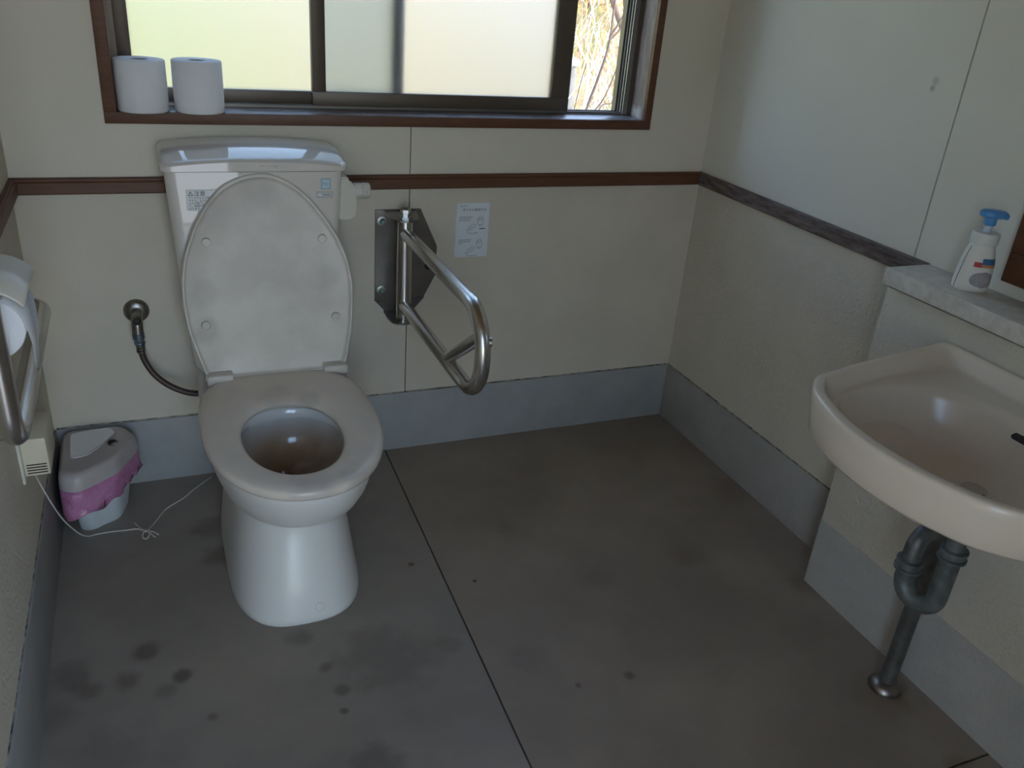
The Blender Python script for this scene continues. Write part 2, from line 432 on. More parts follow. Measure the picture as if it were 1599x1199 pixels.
# right wall
wr = sroot('wall_right', (W + .07, -1.2, 0), 'right wall, smooth panels above and stucco below')
box('core', (W + .008, YF - .1, -.06), (W + .14, .01, ZC + .1), M['gap'], wr)
YJ = -.855
box('wall_panel', (W, YJ + .0022, ZR0 + .01), (W + .008, 0, ZC), M['wall_up_right'], wr)
box('wall_panel', (W, YF, ZR0 + .01), (W + .008, YJ - .0022, ZC), M['wall_up_right'], wr)
box('stucco_dado', (W, YF, 0), (W + .008, 0, ZR0 + .01), M['stucco'], wr)
# left wall
wlft = sroot('wall_left', (-.07, -1.2, 0), 'cream plaster left wall')
box('plaster', (-.14, YF - .1, -.06), (0, .01, ZC + .1), M['plaster_left'], wlft)
# front wall behind the camera with the open doorway
wf = sroot('wall_front', (W / 2, YF - .07, 0), 'front wall with the open doorway')
DX0, DX1, DZ = .05, .68, 2.0
box('plaster', (-.14, YF - .14, -.06), (DX0, YF, ZC + .1), M['wall'], wf)
box('plaster', (DX1, YF - .14, -.06), (W + .14, YF, ZC + .1), M['wall'], wf)
box('plaster', (DX0, YF - .14, DZ), (DX1, YF, ZC + .1), M['wall'], wf)
df = sroot('door_1', ((DX0 + DX1) / 2, YF, 0), 'open doorway frame behind the camera')
for lo, hi in (((DX0, YF - .15, 0), (DX0 + .03, YF + .012, DZ)), ((DX1 - .03, YF - .15, 0), (DX1, YF + .012, DZ)), ((DX0 + .03, YF - .15, DZ - .03), (DX1 - .03, YF + .012, DZ))):
    box('door_frame', lo, hi, M['brown'], df, bev=.002)
ce = box('ceiling', (-.14, YF - .14, ZC), (W + .14, .14, ZC + .1), M['ceil']); struct(ce, 'brown board ceiling')
rf = prism('roof', [(YF - 1.25, 2.42), (.28, 2.42), (.28, 2.5), (-1.2, 2.95), (YF - 1.25, 2.5)], 'x', -.6, W + .6, M['brown']); struct(rf, 'unseen roof with deep front eave added to block the sun')  # unseen roof; front eave made deep to keep sun out of the doorway

# low ledge wall carrying the basin, with its stone top
lw = sroot('wall_ledge', ((XL + W) / 2, -1.6, 0), 'low stucco wall under the stone shelf')
box('stucco_body', (XL, YF, 0), (W, YL, .797), M['stucco'], lw, bev=.001)
box('grey_skirting', (XL - .0006, YF, 0), (W, YL + .0006, ZB), M['grey_paint_rough'], lw)
sl = box('shelf_slab', (XL - .012, YF, .803), (W, YL + .008, .839), M['stone'], lw, bev=.002)
box('shelf_bed', (XL + .004, YF, .797), (W, YL - .002, .803), M['seam'], lw)

# baseboards
bb = box('baseboard_back', (.006, -.007, 0), (W - .006, 0, ZB), M['grey_paint'], bev=.0012); struct(bb, 'blue-grey skirting along the back wall')
bb = box('baseboard_right', (W - .006, YL, 0), (W, -.007, ZB), M['warm_grey_paint'], bev=.0012); struct(bb, 'grey skirting along the right wall')
bb = box('baseboard_left', (0, YF, 0), (.006, -.007, ZB), M['grey_paint'], bev=.0012); struct(bb, 'blue-grey skirting along the left wall')
for nm, lo, hi in (('baseboard_back', (.006, -.0022, ZB), (W - .006, 0, ZB + .0024)), ('baseboard_right', (W - .0022, YL + .003, ZB), (W, -.003, ZB + .0030)), ('baseboard_left', (0, YF, ZB), (.0022, -.003, ZB + .0020))):
    box('seam', lo, hi, M['crack'], bpy.data.objects[nm])
# dado rails
def railprof(s=1): return [(0, ZR0), (-.013, ZR0), (-.016, ZR0 + .003), (-.016, ZR1 - .010), (-.012, ZR1 - .007), (-.012, ZR1 - .002), (-.010, ZR1), (0, ZR1)]
struct(prism('trim_1', railprof(), 'x', 0, W, M['brown']), 'brown dado rail on the back wall')
t2 = prism('trim_2', [(W + a, b) for a, b in railprof()], 'y', YL + .008, -.016, M['brown_worn']); struct(t2, 'weathered dado rail on the right wall')
t3 = prism('trim_3', [(-a, b) for a, b in railprof()], 'y', YF, -.016, M['brown']); struct(t3, 'brown dado rail on the left wall')

# ------------------------------------------------------------------ window
w1 = sroot('window_1', ((WX0 + WX1) / 2, 0, WZ0), 'brown framed sliding window with frosted panes, right side open')
CO = (.213, 1.648, .964, 1.885)   # casing outer x0 x1 z0 z1
cw = .028
def casing(lo, hi): return box('casing', lo, hi, M['brown'], w1, bev=.0015)
casing((CO[0], -.014, CO[2]), (CO[1], 0, CO[2] + cw - .002))
casing((CO[0], -.014, CO[3] - cw), (CO[1], 0, CO[3]))
casing((CO[0], -.014, CO[2] + cw - .002), (CO[0] + cw, 0, CO[3] - cw))
casing((CO[1] - cw + .006, -.014, CO[2] + cw - .002), (CO[1], 0, CO[3] - cw))
IX0, IX1, IZ0, IZ1 = CO[0] + cw, CO[1] - cw + .006, CO[2] + cw - .002, CO[3] - cw
box('sill', (WX0, 0, WZ0), (WX1, .072, IZ0), M['sill'], w1, bev=.001)
box('jamb', (WX0, 0, IZ0), (IX0, .072, IZ1), M['brown'], w1)
box('jamb', (IX1, 0, IZ0), (WX1, .072, IZ1), M['jamb'], w1)
box('head', (WX0, 0, IZ1), (WX1, .072, WZ1), M['brown'], w1)
# aluminium outer frame with tracks
af0, af1 = .045, .135
sf = box('frame_rail', (WX0, .072, WZ0), (WX1, af1, WZ0 + .014), M['bronze'], w1)
box('track', (IX0, .083, WZ0 + .014), (IX1, .086, WZ0 + .020), M['track'], sf)
box('track', (IX0, .113, WZ0 + .014), (IX1, .116, WZ0 + .020), M['track'], sf)
box('frame_rail', (WX0, .072, IZ1 - .01), (WX1, af1, WZ1), M['bronze'], w1)
box('frame_stile', (WX0, .072, WZ0 + .014), (WX0 + .028, af1, IZ1 - .01), M['bronze'], w1)
js = box('frame_stile', (1.615, .072, WZ0 + .014), (WX1, af1, IZ1 - .01), M['bronze'], w1)
for yy in (.074, .088, .104):
    box('track_rib', (1.600, yy, WZ0 + .014), (1.615, yy + .004, IZ1 - .01), M['track'], js)
for yy in (.079, .094): box('gasket', (1.606, yy, WZ0 + .014), (1.6155, yy + .008, IZ1 - .01), M['rubber'], js)
box('frame_fin', (1.594, .110, WZ0 + .014), (1.615, .133, IZ1 - .01), M['bronze'], js)
def sash(x0, x1, y0, y1, sl_, sr, zb, zg):
    z1 = IZ1 - .012
    s = box('sash_frame', (x0, y0, zb), (x1, y1, zg), M['bronze'], w1, bev=.0015)
    s.name = 'sash'
    box('top_rail', (x0, y0, z1 - .045), (x1, y1, z1), M['bronze'], s, bev=.0015)
    box('stile', (x0, y0, zg), (x0 + sl_, y1, z1 - .045), M['bronze'], s, bev=.0015)
    box('stile', (x1 - sr, y0, zg), (x1, y1, z1 - .045), M['bronze'], s, bev=.0015)
    ym = (y0 + y1) / 2
    box('frosted_pane', (x0 + sl_ - .004, ym - .002, zg - .004), (x1 - sr + .004, ym + .002, z1 - .041), M['frost'], s)
    return s
s1 = sash(.252, .942, .102, .126, .032, .030, WZ0 + .021, 1.030)   # outer, left
s2 = sash(.698, 1.420, .073, .097, .034, .056, WZ0 + .021, 1.034)  # inner, pushed left of the jamb

# ================================================================== toilet
XC = .532
to = thing('toilet', 'ivory ceramic toilet with raised lid and cistern against the back wall', 'toilet', (XC, -.40, 0))
secs = [egg(XC - .010, .146, -.16, -.700, -.45, 0.0, 5, 2.9), egg(XC - .010, .150, -.16, -.705, -.45, .006, 5, 2.9), egg(XC - .010, .148, -.15, -.703, -.45, .02, 5, 2.9),
        egg(XC - .009, .137, -.14, -.676, -.44, .10, 5, 2.7), egg(XC - .008, .127, -.12, -.642, -.43, .18, 5, 2.5), egg(XC - .008, .121, -.10, -.624, -.42, .222, 5, 2.4),
        egg(XC - .006, .122, -.08, -.627, -.42, .236, 5, 2.4), egg(XC - .002, .146, -.06, -.676, -.42, .250, 5, 2.3), egg(XC, .163, -.05, -.722, -.42, .278, 5, 2.25), egg(XC, .174, -.04, -.752, -.43, .312, 5, 2.2),
        egg(XC, .180, -.03, -.768, -.44, .348, 5, 2.2), egg(XC, .182, -.03, -.774, -.44, .376, 5, 2.2), egg(XC, .180, -.03, -.772, -.44, .384, 5, 2.2),
        egg(XC, .172, -.035, -.765, -.44, .387, 5, 2.2),
        egg(XC - .004, .120, -.392, -.722, -.53, .387, 2.3, 2.2), egg(XC - .004, .115, -.397, -.717, -.53, .383, 2.3, 2.2), egg(XC - .004, .114, -.397, -.716, -.53, .362, 2.3, 2.2),
        egg(XC, .128, -.380, -.716, -.53, .354, 2.3, 2.2), egg(XC, .125, -.382, -.700, -.53, .332, 2.3, 2.2),
        egg(XC, .114, -.390, -.660, -.52, .305, 2.2, 2.1), egg(XC, .096, -.405, -.620, -.51, .278, 2.1, 2.1), egg(XC - .01, .066, -.432, -.585, -.505, .262, 2.1, 2.1), egg(XC - .02, .040, -.452, -.560, -.505, .250, 2.0, 2.0), egg(XC - .02, .034, -.456, -.556, -.505, .20, 2, 2)]
sm = [0] * 14 + [1] * 9
loft('bowl', secs, M['ceramic'], to, mats=[M['ceramic'], M['bowl_in']], secmat=sm, smooth=60)
mk('water', [tuple(v) for v in egg(XC - .02, .0375, -.4545, -.5575, -.505, .232, 2, 2)], [list(range(72))], M['water'], to)
bc = lathe('bolt_cap', [(.0115, 0), (.0115, .0035), (.0095, .005), (.002, .0055)], (XC + .018, -.693, .036), (.06, -.97, .22), M['ceramic'], to)
# seat ring
def ringloft(name, outer, inner, zb, zt, m, parent, r=.007, lipz=None):
    def mixs(a, b, t, z): return [Vector((p.x + (q_.x - p.x) * t, p.y + (q_.y - p.y) * t, z)) for p, q_ in zip(a, b)]
    # t = 0 outer edge, 1 inner edge
    prof = [(.10, zb), (.02, zb + .002), (0, zb + .007), (0, zt - .009), (.03, zt - .004), (.10, zt - .001), (.25, zt), (.6, zt - .001), (.85, zt - .004), (.96, zt - .009), (1, zt - .014), (.99, zb + .003), (.94, zb), (.5, zb + .002)]
    ss = [mixs(outer, inner, t, z) for t, z in prof]
    n = len(outer); V = []; F = []
    for s in ss: V += [tuple(p) for p in s]
    K = len(ss)
    for k in range(K):
        for i in range(n):
            j = (i + 1) % n; k2 = (k + 1) % K
            F.append([k * n + i, k * n + j, k2 * n + j, k2 * n + i])
    return mk(name, V, F, m, parent, smooth=60)
NS = 96
so = egg(XC, .192, -.238, -.797, -.50, 0, 3.4, 2.15, NS)
si = egg(XC - .006, .106, -.400, -.716, -.545, 0, 2.1, 2.1, NS)
seat = ringloft('seat', so, si, .389, .414, M['seat'], to)
# lid standing open, its underside towards the room
lidL = .505; tilt = math.radians(5.5)
LP0 = Vector((XC - .006, -.243, .404))
def lidp(u, v, d):   # u across, v up the lid, d towards the room
    return LP0 + Vector((u, v * math.sin(tilt) - d * math.cos(tilt), v * math.cos(tilt) + d * math.sin(tilt)))
lid_pts = [(.012, .491), (.030, .487), (.068, .469), (.1055, .437), (.1435, .388), (.172, .3415), (.194, .288), (.2055, .229), (.2055, .18), (.2005, .108), (.1915, .0525), (.182, .010), (.172, .001),
           (.01, .0), (-.142, .001), (-.154, .010), (-.174, .08), (-.185, .128), (-.1914, .186), (-.190, .251), (-.178, .310), (-.154, .372), (-.1225, .424), (-.088, .4615), (-.049, .482), (-.012, .490)]
_lo = radial(lid_pts, (.008, .21), 160)
for _k in range(2): _lo = [((_lo[i - 1][0] + 2 * _lo[i][0] + _lo[(i + 1) % 160][0]) / 4, (_lo[i - 1][1] + 2 * _lo[i][1] + _lo[(i + 1) % 160][1]) / 4) for i in range(160)]
def lid_outline(s):
    return [(.008 + (u - .008) * s, .21 + (v - .21) * s) for u, v in _lo]
prof = [(.90, -.012), (.965, -.011), (.99, -.006), (1.0, 0.0), (.998, .007), (.985, .010), (.968, .0095), (.955, .003), (.93, .001), (.6, .0), (.02, .0)]
lid = loft('lid', [[lidp(u, v, d) for u, v in lid_outline(s)] for s, d in prof], M['lid'], to, smooth=50)
for (u, v) in ((-.144, .140), (.1605, .140), (-.1275, .336), (.135, .335)):
    c = lidp(u, v, 0); ax = lidp(0, 0, 1) - lidp(0, 0, 0)
    lathe('bumper', [(.0105, 0), (.0105, .007), (.009, .0095), (.002, .010)], c, ax, M['lid'], lid, n=18)
for hxc in (.403, .679):
    h = box('hinge', (hxc - .030, -.272, .400), (hxc + .030, -.232, .426), M['lid'], to, bev=.005, seg=3)
    lathe('hinge_pin', [(.009, -.032), (.009, .032)], (hxc, -.236, .410), (1, 0, 0), M['lid'], h, n=14)
# cistern
XT = .520
def rr(xc, hw, y0, y1, z, r=.025, n=10):
    pts = [(xc - hw, y0), (xc + hw, y0), (xc + hw, y1), (xc - hw, y1)]
    return [Vector((p.x, p.y, z)) for p in fillet([(a, b, 0) for a, b in pts], r, n, True)]
tk = loft('tank', [rr(XT, .155, -.17, -.03, .385, .03), rr(XT, .168, -.182, -.025, .41, .03), rr(XT, .180, -.190, -.022, .55, .028), rr(XT, .197, -.199, -.02, .885, .025), rr(XT, .197, -.199, -.02, .8935, .025)], M['tank'], to)
# cistern lid, crowned
NX, NY = 28, 18; V = []; F = []
def tz(a, b):   # a -1..1 across, b 0 back .. 1 front
    return .9385 - .012 * abs(a) ** 2.4 - .0175 * max(0, (b - .38) / .62) ** 2.1
x0, x1, y0, y1 = XT - .205, XT + .205, -.208, -.016
def rc(x, y, r=.022):   # round the plan corners
    cx = min(max(x, x0 + r), x1 - r); cy = min(max(y, y0 + r), y1 - r)
    dx, dy = x - cx, y - cy
    if dx and dy:
        L = math.hypot(dx, dy); mL = max(abs(dx), abs(dy)); return cx + dx / L * mL, cy + dy / L * mL
    return x, y
gx = [-1, -.985, -.96, -.93, -.89] + [-.8 + 1.6 * i / 18 for i in range(19)] + [.89, .93, .96, .985, 1]
gy = [0, .03, .06, .1] + [.2 + .6 * i / 9 for i in range(10)] + [.88, .92, .955, .98, 1]
NX, NY = len(gx), len(gy)
for b in gy:
    for a in gx:
        x, y = rc(XT + .205 * a, y1 + (y0 - y1) * b)
        ed = max(0, (max(abs(a), 0) - .955) / .045) ** 2 * .006 + max(0, (b - .955) / .045) ** 2 * .004 + max(0, (.03 - b) / .03) * .003
        V.append((x, y, tz(a, b) - ed))
nt = len(V)
for j in range(NY - 1):
    for i in range(NX - 1): F.append([j * NX + i, j * NX + i + 1, (j + 1) * NX + i + 1, (j + 1) * NX + i])
per = [i for i in range(NX)] + [j * NX + NX - 1 for j in range(1, NY)] + [(NY - 1) * NX + i for i in range(NX - 2, -1, -1)] + [j * NX for j in range(NY - 2, 0, -1)]
for i in per: V.append((V[i][0], V[i][1], .8965))
for k in range(len(per)): F.append([per[k], per[(k + 1) % len(per)], nt + (k + 1) % len(per), nt + k])
F.append([nt + k for k in range(len(per))])
tlid = mk('tank_lid', V, F, M['tank'], to, smooth=32)
box('brand_plate', (XT + .006, -.2098, .9015), (XT + .045, -.2075, .9085), M['ivory_plastic'], tlid, bev=.001)
# stickers
def yt(z): return -.190 - (.009) * (z - .55) / .335 - .0006
def quad(name, x0, x1, z0, z1, m, parent, off=0.0, th=.0004):
    V = [(x0, yt(z0) - off, z0), (x1, yt(z0) - off, z0), (x1, yt(z1) - off, z1), (x0, yt(z1) - off, z1)]
    V += [(a, b + th, c) for a, b, c in V]
    return mk(name, V, [[0, 1, 2, 3], [7, 6, 5, 4], [0, 4, 5, 1], [1, 5, 6, 2], [2, 6, 7, 3], [3, 7, 4, 0]], m, parent)
cs = quad('caution_sticker', .365, .456, .808, .855, M['sticker'], tk)
cs['label'] = 'white caution sticker with black print'
for (a, b, c, d) in ((.365, .456, .8542, .855), (.365, .456, .808, .8087), (.365, .3657, .808, .855)): quad('border', a, b, c, d, M['ink_grey'], cs, .0004)
tl = math.pi / 2 - .027
text('print', '注意', .0125, (.3815, yt(.84) - .0009, .8420), M['ink'], cs, tilt=tl)
# warning triangle
tri = [(.3695, .8420), (.3795, .8420), (.3745, .8515)]
for i in range(3):
    a = Vector((tri[i][0], yt(.843) - .0009, tri[i][1])); b = Vector((tri[(i + 1) % 3][0], yt(.843) - .0009, tri[(i + 1) % 3][1]))
    tube('triangle_line', [a, b], .0006, M['ink'], cs, n=6)
text('print', '!', .0075, (.3737, yt(.842) - .0009, .8430), M['ink'], cs, tilt=tl)
for i, s in enumerate(('タンクのふたは陶器で', 'すので、もたれると', 'ふたが落下した', 'り、破損の原因に', 'なります。')):
    text('print', s, .0057, (.3695, yt(.83) - .0009, .8350 - i * .0060), M['ink'], cs, tilt=tl)
es = quad('eco_sticker', .664, .686, .852, .877, M['pale_teal'], tk)
for (a, b, c, d) in ((.664, .686, .8755, .877), (.664, .686, .852, .8535), (.664, .6655, .852, .877), (.6845, .686, .852, .877)): quad('border', a, b, c, d, M['teal'], es, .0004)
text('print', 'EcoPow', .0058, (.6662, yt(.86) - .0009, .8630), M['ink_blue'], es, tilt=tl)
tube('swash', [(.668, yt(.855) - .0008, .870), (.676, yt(.855) - .0008, .862), (.683, yt(.85) - .0008, .855)], .0005, M['teal'], es, n=6)
ss_ = quad('maker_sticker', .653, .692, .832, .846, M['silver'], tk)
for (a, b, c, d) in ((.653, .692, .8454, .846), (.653, .692, .832, .8326), (.653, .6536, .832, .846), (.6914, .692, .832, .846)): quad('border', a, b, c, d, M['seam'], ss_, .0004)
for k in range(5): quad('print', .668 + .0034 * k, .6704 + .0034 * k, .8372, .8400, M['ink_grey'], ss_, .0004)
quad('print', .6555, .6655, .8365, .8410, M['card'], ss_, .0004)
# flush handle on the right side
hx = XT + .196
hs = []
hp = [(-.008, .870), (.016, .874), (.022, .866), (.022, .855), (.036, .853), (.040, .845), (.040, .784), (.030, .770), (-.004, .766)]
fh = prism('handle_housing', [(hx + a, b) for a, b in hp], 'y', -.170, -.112, M['ivory_plastic'], to)
bm = bmesh.new(); bm.from_mesh(fh.data); bmesh.ops.bevel(bm, geom=bm.edges[:], offset=.004, segments=2, affect='EDGES'); bm.to_mesh(fh.data); bm.free()
for p in fh.data.polygons: p.use_smooth = True
fh.data.set_sharp_from_angle(angle=math.radians(35))
lathe('flush_knob', [(.0185, 0), (.0195, .003), (.0195, .016), (.0183, .0175), (.0183, .019), (.0198, .0205), (.0192, .036), (.0165, .039), (.001, .0395)], (hx + .038, -.141, .833), (1, 0, 0), M['ivory_plastic'], to)
text('knob_mark', '▼', .006, (hx + .038 + .025, -.141 - .0200, .831), M['ink_grey'], to)

# ================================================================== water supply valve and hose
vv = thing('stop_valve', 'chromed water stop valve on the back wall left of the toilet with brown hose', 'valve', (.2296, -.03, .40))
vc = Vector((.2296, 0, .503))
lathe('flange', [(.031, -.001), (.031, .003), (.029, .008), (.022, .013), (.0145, .015), (.0145, .016)], vc, (0, -1, 0), M['old_metal'], vv)
tube('valve_body', fillet([vc + Vector((0, -.005, 0)), vc + Vector((0, -.058, -.004)), vc + Vector((-.001, -.060, -.045))], .018, 6), .0135, M['old_metal'], vv)
lathe('screw_cap', [(.009, 0), (.009, .006), (.006, .008), (.001, .008)], vc + Vector((0, -.067, -.003)), (0, -1, .1), M['rubber'], vv, n=16)
lathe('coupling_nut', [(.010, 0), (.0145, .002), (.0145, .016), (.011, .018), (.011, .022), (.0135, .024), (.0135, .030), (.010, .032)], vc + Vector((-.001, -.060, -.036)), (0.05, 0, -1), M['blue_nut'], vv, n=12)
for k in range(3):
    lathe('ferrule_ring', [(.008, 0), (.0105, .001), (.0105, .005), (.008, .006)], vc + Vector((.001, -.060, -.069 - .0075 * k)), (0.08, 0, -1), M['old_metal'], vv, n=16)
tube('hose', spline([vc + Vector((.001, -.060, -.072)), vc + Vector((.006, -.062, -.110)), vc + Vector((.026, -.070, -.150)), vc + Vector((.060, -.080, -.182)), vc + Vector((.105, -.088, -.203)), vc + Vector((.146, -.088, -.208))], 6), .0078, M['hose'], vv)

# ================================================================== folding grab bar on the back wall
gb = thing('folding_grab_bar', 'stainless loop grab bar on a bracket plate right of the toilet', 'grab bar', (.92, -.02, .44))
pl = prism('mount_plate', [(.842, .487), (.930, .487), (.985, .495), (1.016, .556), (1.018, .640), (.968, .747), (.842, .747)], 'y', -.006, -.0005, M['plate'], gb)
for zz in (.716, .520):
    b_ = lathe('bolt', [(.0125, 0), (.0125, .002), (.0085, .0025), (.0085, .009), (.006, .011)], (.860, -.006, zz), (0, -1, 0), M['bolt'], gb, n=20)
    lathe('screw_head', [(.0058, 0), (.005, .003), (.001, .0035)], (.860, -.0168, zz), (0, -1, 0), M['green_screw'], b_, n=14)
lathe('bolt', [(.012, 0), (.012, .002), (.0085, .003), (.0085, .009), (.001, .010)], (.995, -.006, .585), (0, -1, 0), M['rubber'], gb, n=20)
# top and bottom bracket tongues
def tongue(z0, z1): return prism('bracket_tongue', [(.868, -.004), (.955, -.004), (.945, -.055)] + [(.905 + .036 * math.cos(a), -.078 - .030 * math.sin(a)) for a in [math.pi * k / 10 for k in range(11)]] + [(.866, -.055)], 'z', z0, z1, M['plate'], gb)
tongue(.738, .7435); tongue(.452, .4575)
prism('bracket_skirt', [(.845, .486), (.985, .492), (.950, .4525), (.875, .4525)], 'y', -.008, -.002, M['plate'], gb)
px_, py_ = .905, -.076
lathe('pivot_post', [(.0205, .4575), (.0205, .738)], (px_, py_, 0), (0, 0, 1), M['steel'], gb, n=28)
lathe('pivot_bolt', [(.017, .7435), (.017, .746), (.011, .7465), (.011, .756), (.014, .757), (.014, .766), (.009, .771), (.001, .772)], (px_, py_, 0), (0, 0, 1), M['bolt'], gb, n=6, smooth=20)
loop = fillet([(px_, py_ + .002, .702), (px_ + .002, -.680, .702), (px_ + .002, -.680, .500), (px_, py_ + .002, .500)], .0985, 18)
lp = [Vector(p) for p in loop]
# longer upper nose: shear the bend a little so that the upper corner is softer
tube('loop_tube', lp, .0172, M['steel'], gb, n=24)
tube('cross_brace', [(px_ + .002, -.452, .503), (px_ + .002, -.668, .652)], .0145, M['steel'], gb, n=20)
lathe('brace_stop', [(.011, 0), (.011, .006), (.008, .008), (.001, .0085)], (px_ + .014, -.676, .640), (1, -.2, 0), M['steel'], gb, n=16)

# ================================================================== instruction card
ic = thing('instruction_card', 'small white printed instruction card on the back wall beside grab bar', 'sign', (1.12, 0, .602))
X0, X1, Z0, Z1 = 1.0725, 1.1705, .603, .7588
cards = [(a.x, a.y) for a in fillet([(X0, Z0, 0), (X1, Z0, 0), (X1, Z1, 0), (X0, Z1, 0)], .005, 5, True)]
cd = prism('card', cards, 'y', -.0018, 0, M['card'], ic)
YC = -.0022
text('print', 'TOTO', .0085, (X0 + .008, YC, Z1 - .012), M['ink_blue'], cd)
text('print', '手すりの使用方法', .0088, (X0 + .018, YC, Z1 - .0225), M['ink'], cd)
def stroke(pts, r=.0006, m=M['ink_grey']): tube('drawn_line', [(a, YC + .0002, b) for a, b in pts], r, m, cd, n=5)
def arc(cx, cz, rx, rz, a0, a1, k=10): return [(cx + rx * math.cos(math.radians(a0 + (a1 - a0) * i / k)), cz + rz * math.sin(math.radians(a0 + (a1 - a0) * i / k))) for i in range(k + 1)]
for oz, txt in ((0, 3), (-.066, 3)):
    for i in range(txt):
        L = (.040, .038, .032)[i] if oz == 0 else (.040, .036, .012)[i]
        xx = X0 + .009
        while xx < X0 + .009 + L - .002:
            d = random.uniform(.0018, .0042)
            box('text_line', (xx, YC, Z1 - .0405 - .0052 * i + oz), (xx + d, YC + .0004, Z1 - .0381 - .0052 * i + oz), M['ink_grey'], cd); xx += d + .0012
    cx, cz = X0 + .073, Z1 - .052 + oz
    stroke(arc(cx, cz, .0085, .014, 0, 360, 20), .0006)
    stroke(arc(cx - .003, cz + .005, .003, .004, 0, 360, 10)); stroke([(cx + .002, cz + .010), (cx + .005, cz + .004), (cx + .003, cz + .0)]); stroke(arc(cx, cz - .008, .004, .004, 180, 360)); 
    bx, bz = X0 + .045, Z1 - .072 + oz
    stroke([(bx - .012, bz - .008), (bx - .006, bz + .004), (bx + .006, bz + .012), (bx + .014, bz + .010), (bx + .012, bz + .003), (bx, bz - .004), (bx - .012, bz - .008)])
    stroke([(bx - .005, bz - .001), (bx + .008, bz + .006)])
    stroke(arc(bx + .006, bz - .011, .016, .004, 180, 340), .0007)
for k in range(4): box('text_line', (X0 + .071 + .0042 * k, YC, Z1 - .0755), (X0 + .0742 + .0042 * k, YC + .0004, Z1 - .0725), M['ink'], cd)

# ================================================================== toilet rolls on the sill
def roll(name, c, r, h, label, group):
    t = thing(name, label, 'toilet roll', c, group)
    c = Vector(c); n = 40
    pr = [(.019, 0), (r - .002, 0), (r, .002), (r + .0005, h * .5), (r, h - .002), (r - .002, h), (.021, h), (.019, h - .001)]
    secs_ = [ring(c + Vector((0, 0, z)), rr_, (0, 0, 1), n) for rr_, z in pr]
    V = []; F = []
    for s in secs_: V += [tuple(p) for p in s]
    K = len(secs_)
    for k in range(K):
        for i in range(n):
            j = (i + 1) % n; k2 = (k + 1) % K
            F.append([k * n + i, k * n + j, k2 * n + j, k2 * n + i])
    mk('paper', V, F, M['paper'], t, smooth=50)
    pr = [(.0185, .001), (.0195, .001), (.0195, h - .0015), (.0185, h - .0015)]
    secs_ = [ring(c + Vector((0, 0, z)), rr_, (0, 0, 1), n) for rr_, z in pr]
    V = []; F = []
    for s in secs_: V += [tuple(p) for p in s]
    for k in range(4):
        for i in range(n):
            j = (i + 1) % n; k2 = (k + 1) % 4
            F.append([k * n + i, k * n + j, k2 * n + j, k2 * n + i])
    mk('cardboard_core', V, F, M['core'], t, smooth=50)
    return t
ZS = IZ0 + .0002
roll('toilet_roll', (.298, .0165, ZS), .0555, .113, 'white toilet roll standing on the window sill, nearer the left jamb', 'spare rolls on the sill')
roll('toilet_roll', (.4215, .0155, ZS), .0560, .115, 'white toilet roll standing on the window sill, right one of the pair', 'spare rolls on the sill')

# ================================================================== left wall: grab bar, paper holder, call box
lb = thing('wall_grab_bar', 'stainless L-shaped grab bar on the left wall under the paper holder', 'grab bar', (.03, -.68, .65))
bx = .072
tube('bar', fillet([(0, -.395, .678), (bx, -.395, .678), (bx, -.945, .662), (bx, -.945, 1.28), (0, -.945, 1.28)], [.0, .045, .052, .045, 0], 10), .0172, M['steel'], lb, n=24)
for p_ in ((0, -.395, .678), (0, -.945, 1.28)):
    lathe('wall_flange', [(.036, 0), (.036, .004), (.030, .010), (.020, .013)], p_, (1, 0, 0), M['steel'], lb)
tube('wall_bracket', fillet([(0, -.86, .640), (.045, -.86, .640), (bx, -.86, .655)], .02, 5), .009, M['steel'], lb, n=14)

ph = thing('paper_holder', 'cream plastic toilet paper holder on the left wall above the grab bar', 'paper holder', (.03, -.845, .80))
PC = Vector((.062, 0, .835))
box('back_plate', (0, -.925, .790), (.012, -.765, .925), M['ivory_plastic'], ph, bev=.004)
for yy in (-.922, -.786):
    arm = prism('side_arm', [(.01, .80), (.05, .815), (.075, .828), (.075, .845), (.045, .885), (.01, .905)], 'y', yy, yy + .008, M['ivory_plastic'], ph)
# cover flap: curved sheet over the roll top
V = []; F = []; NA = 12
for k in range(NA + 1):
    a = math.radians(128 - 92 * k / NA); r_ = .062
    for yy in (-.925, -.765): V.append((PC.x + r_ * math.cos(a), yy, PC.z + r_ * math.sin(a)))
for k in range(NA): F.append([2 * k, 2 * k + 1, 2 * k + 3, 2 * k + 2])
cv = mk('cover', V, F, M['ivory_plastic'], ph, smooth=60)
md = cv.modifiers.new('thick', 'SOLIDIFY'); md.thickness = .004; md.offset = 1
lathe('spring_cap', [(.014, 0), (.014, .012), (.010, .017), (.001, .018)], (.012, -.70, .862), (1, 0, 0), M['cream_plastic'], ph)
box('spring_cap_base', (0, -.72, .835), (.013, -.68, .885), M['ivory_plastic'], ph, bev=.004)
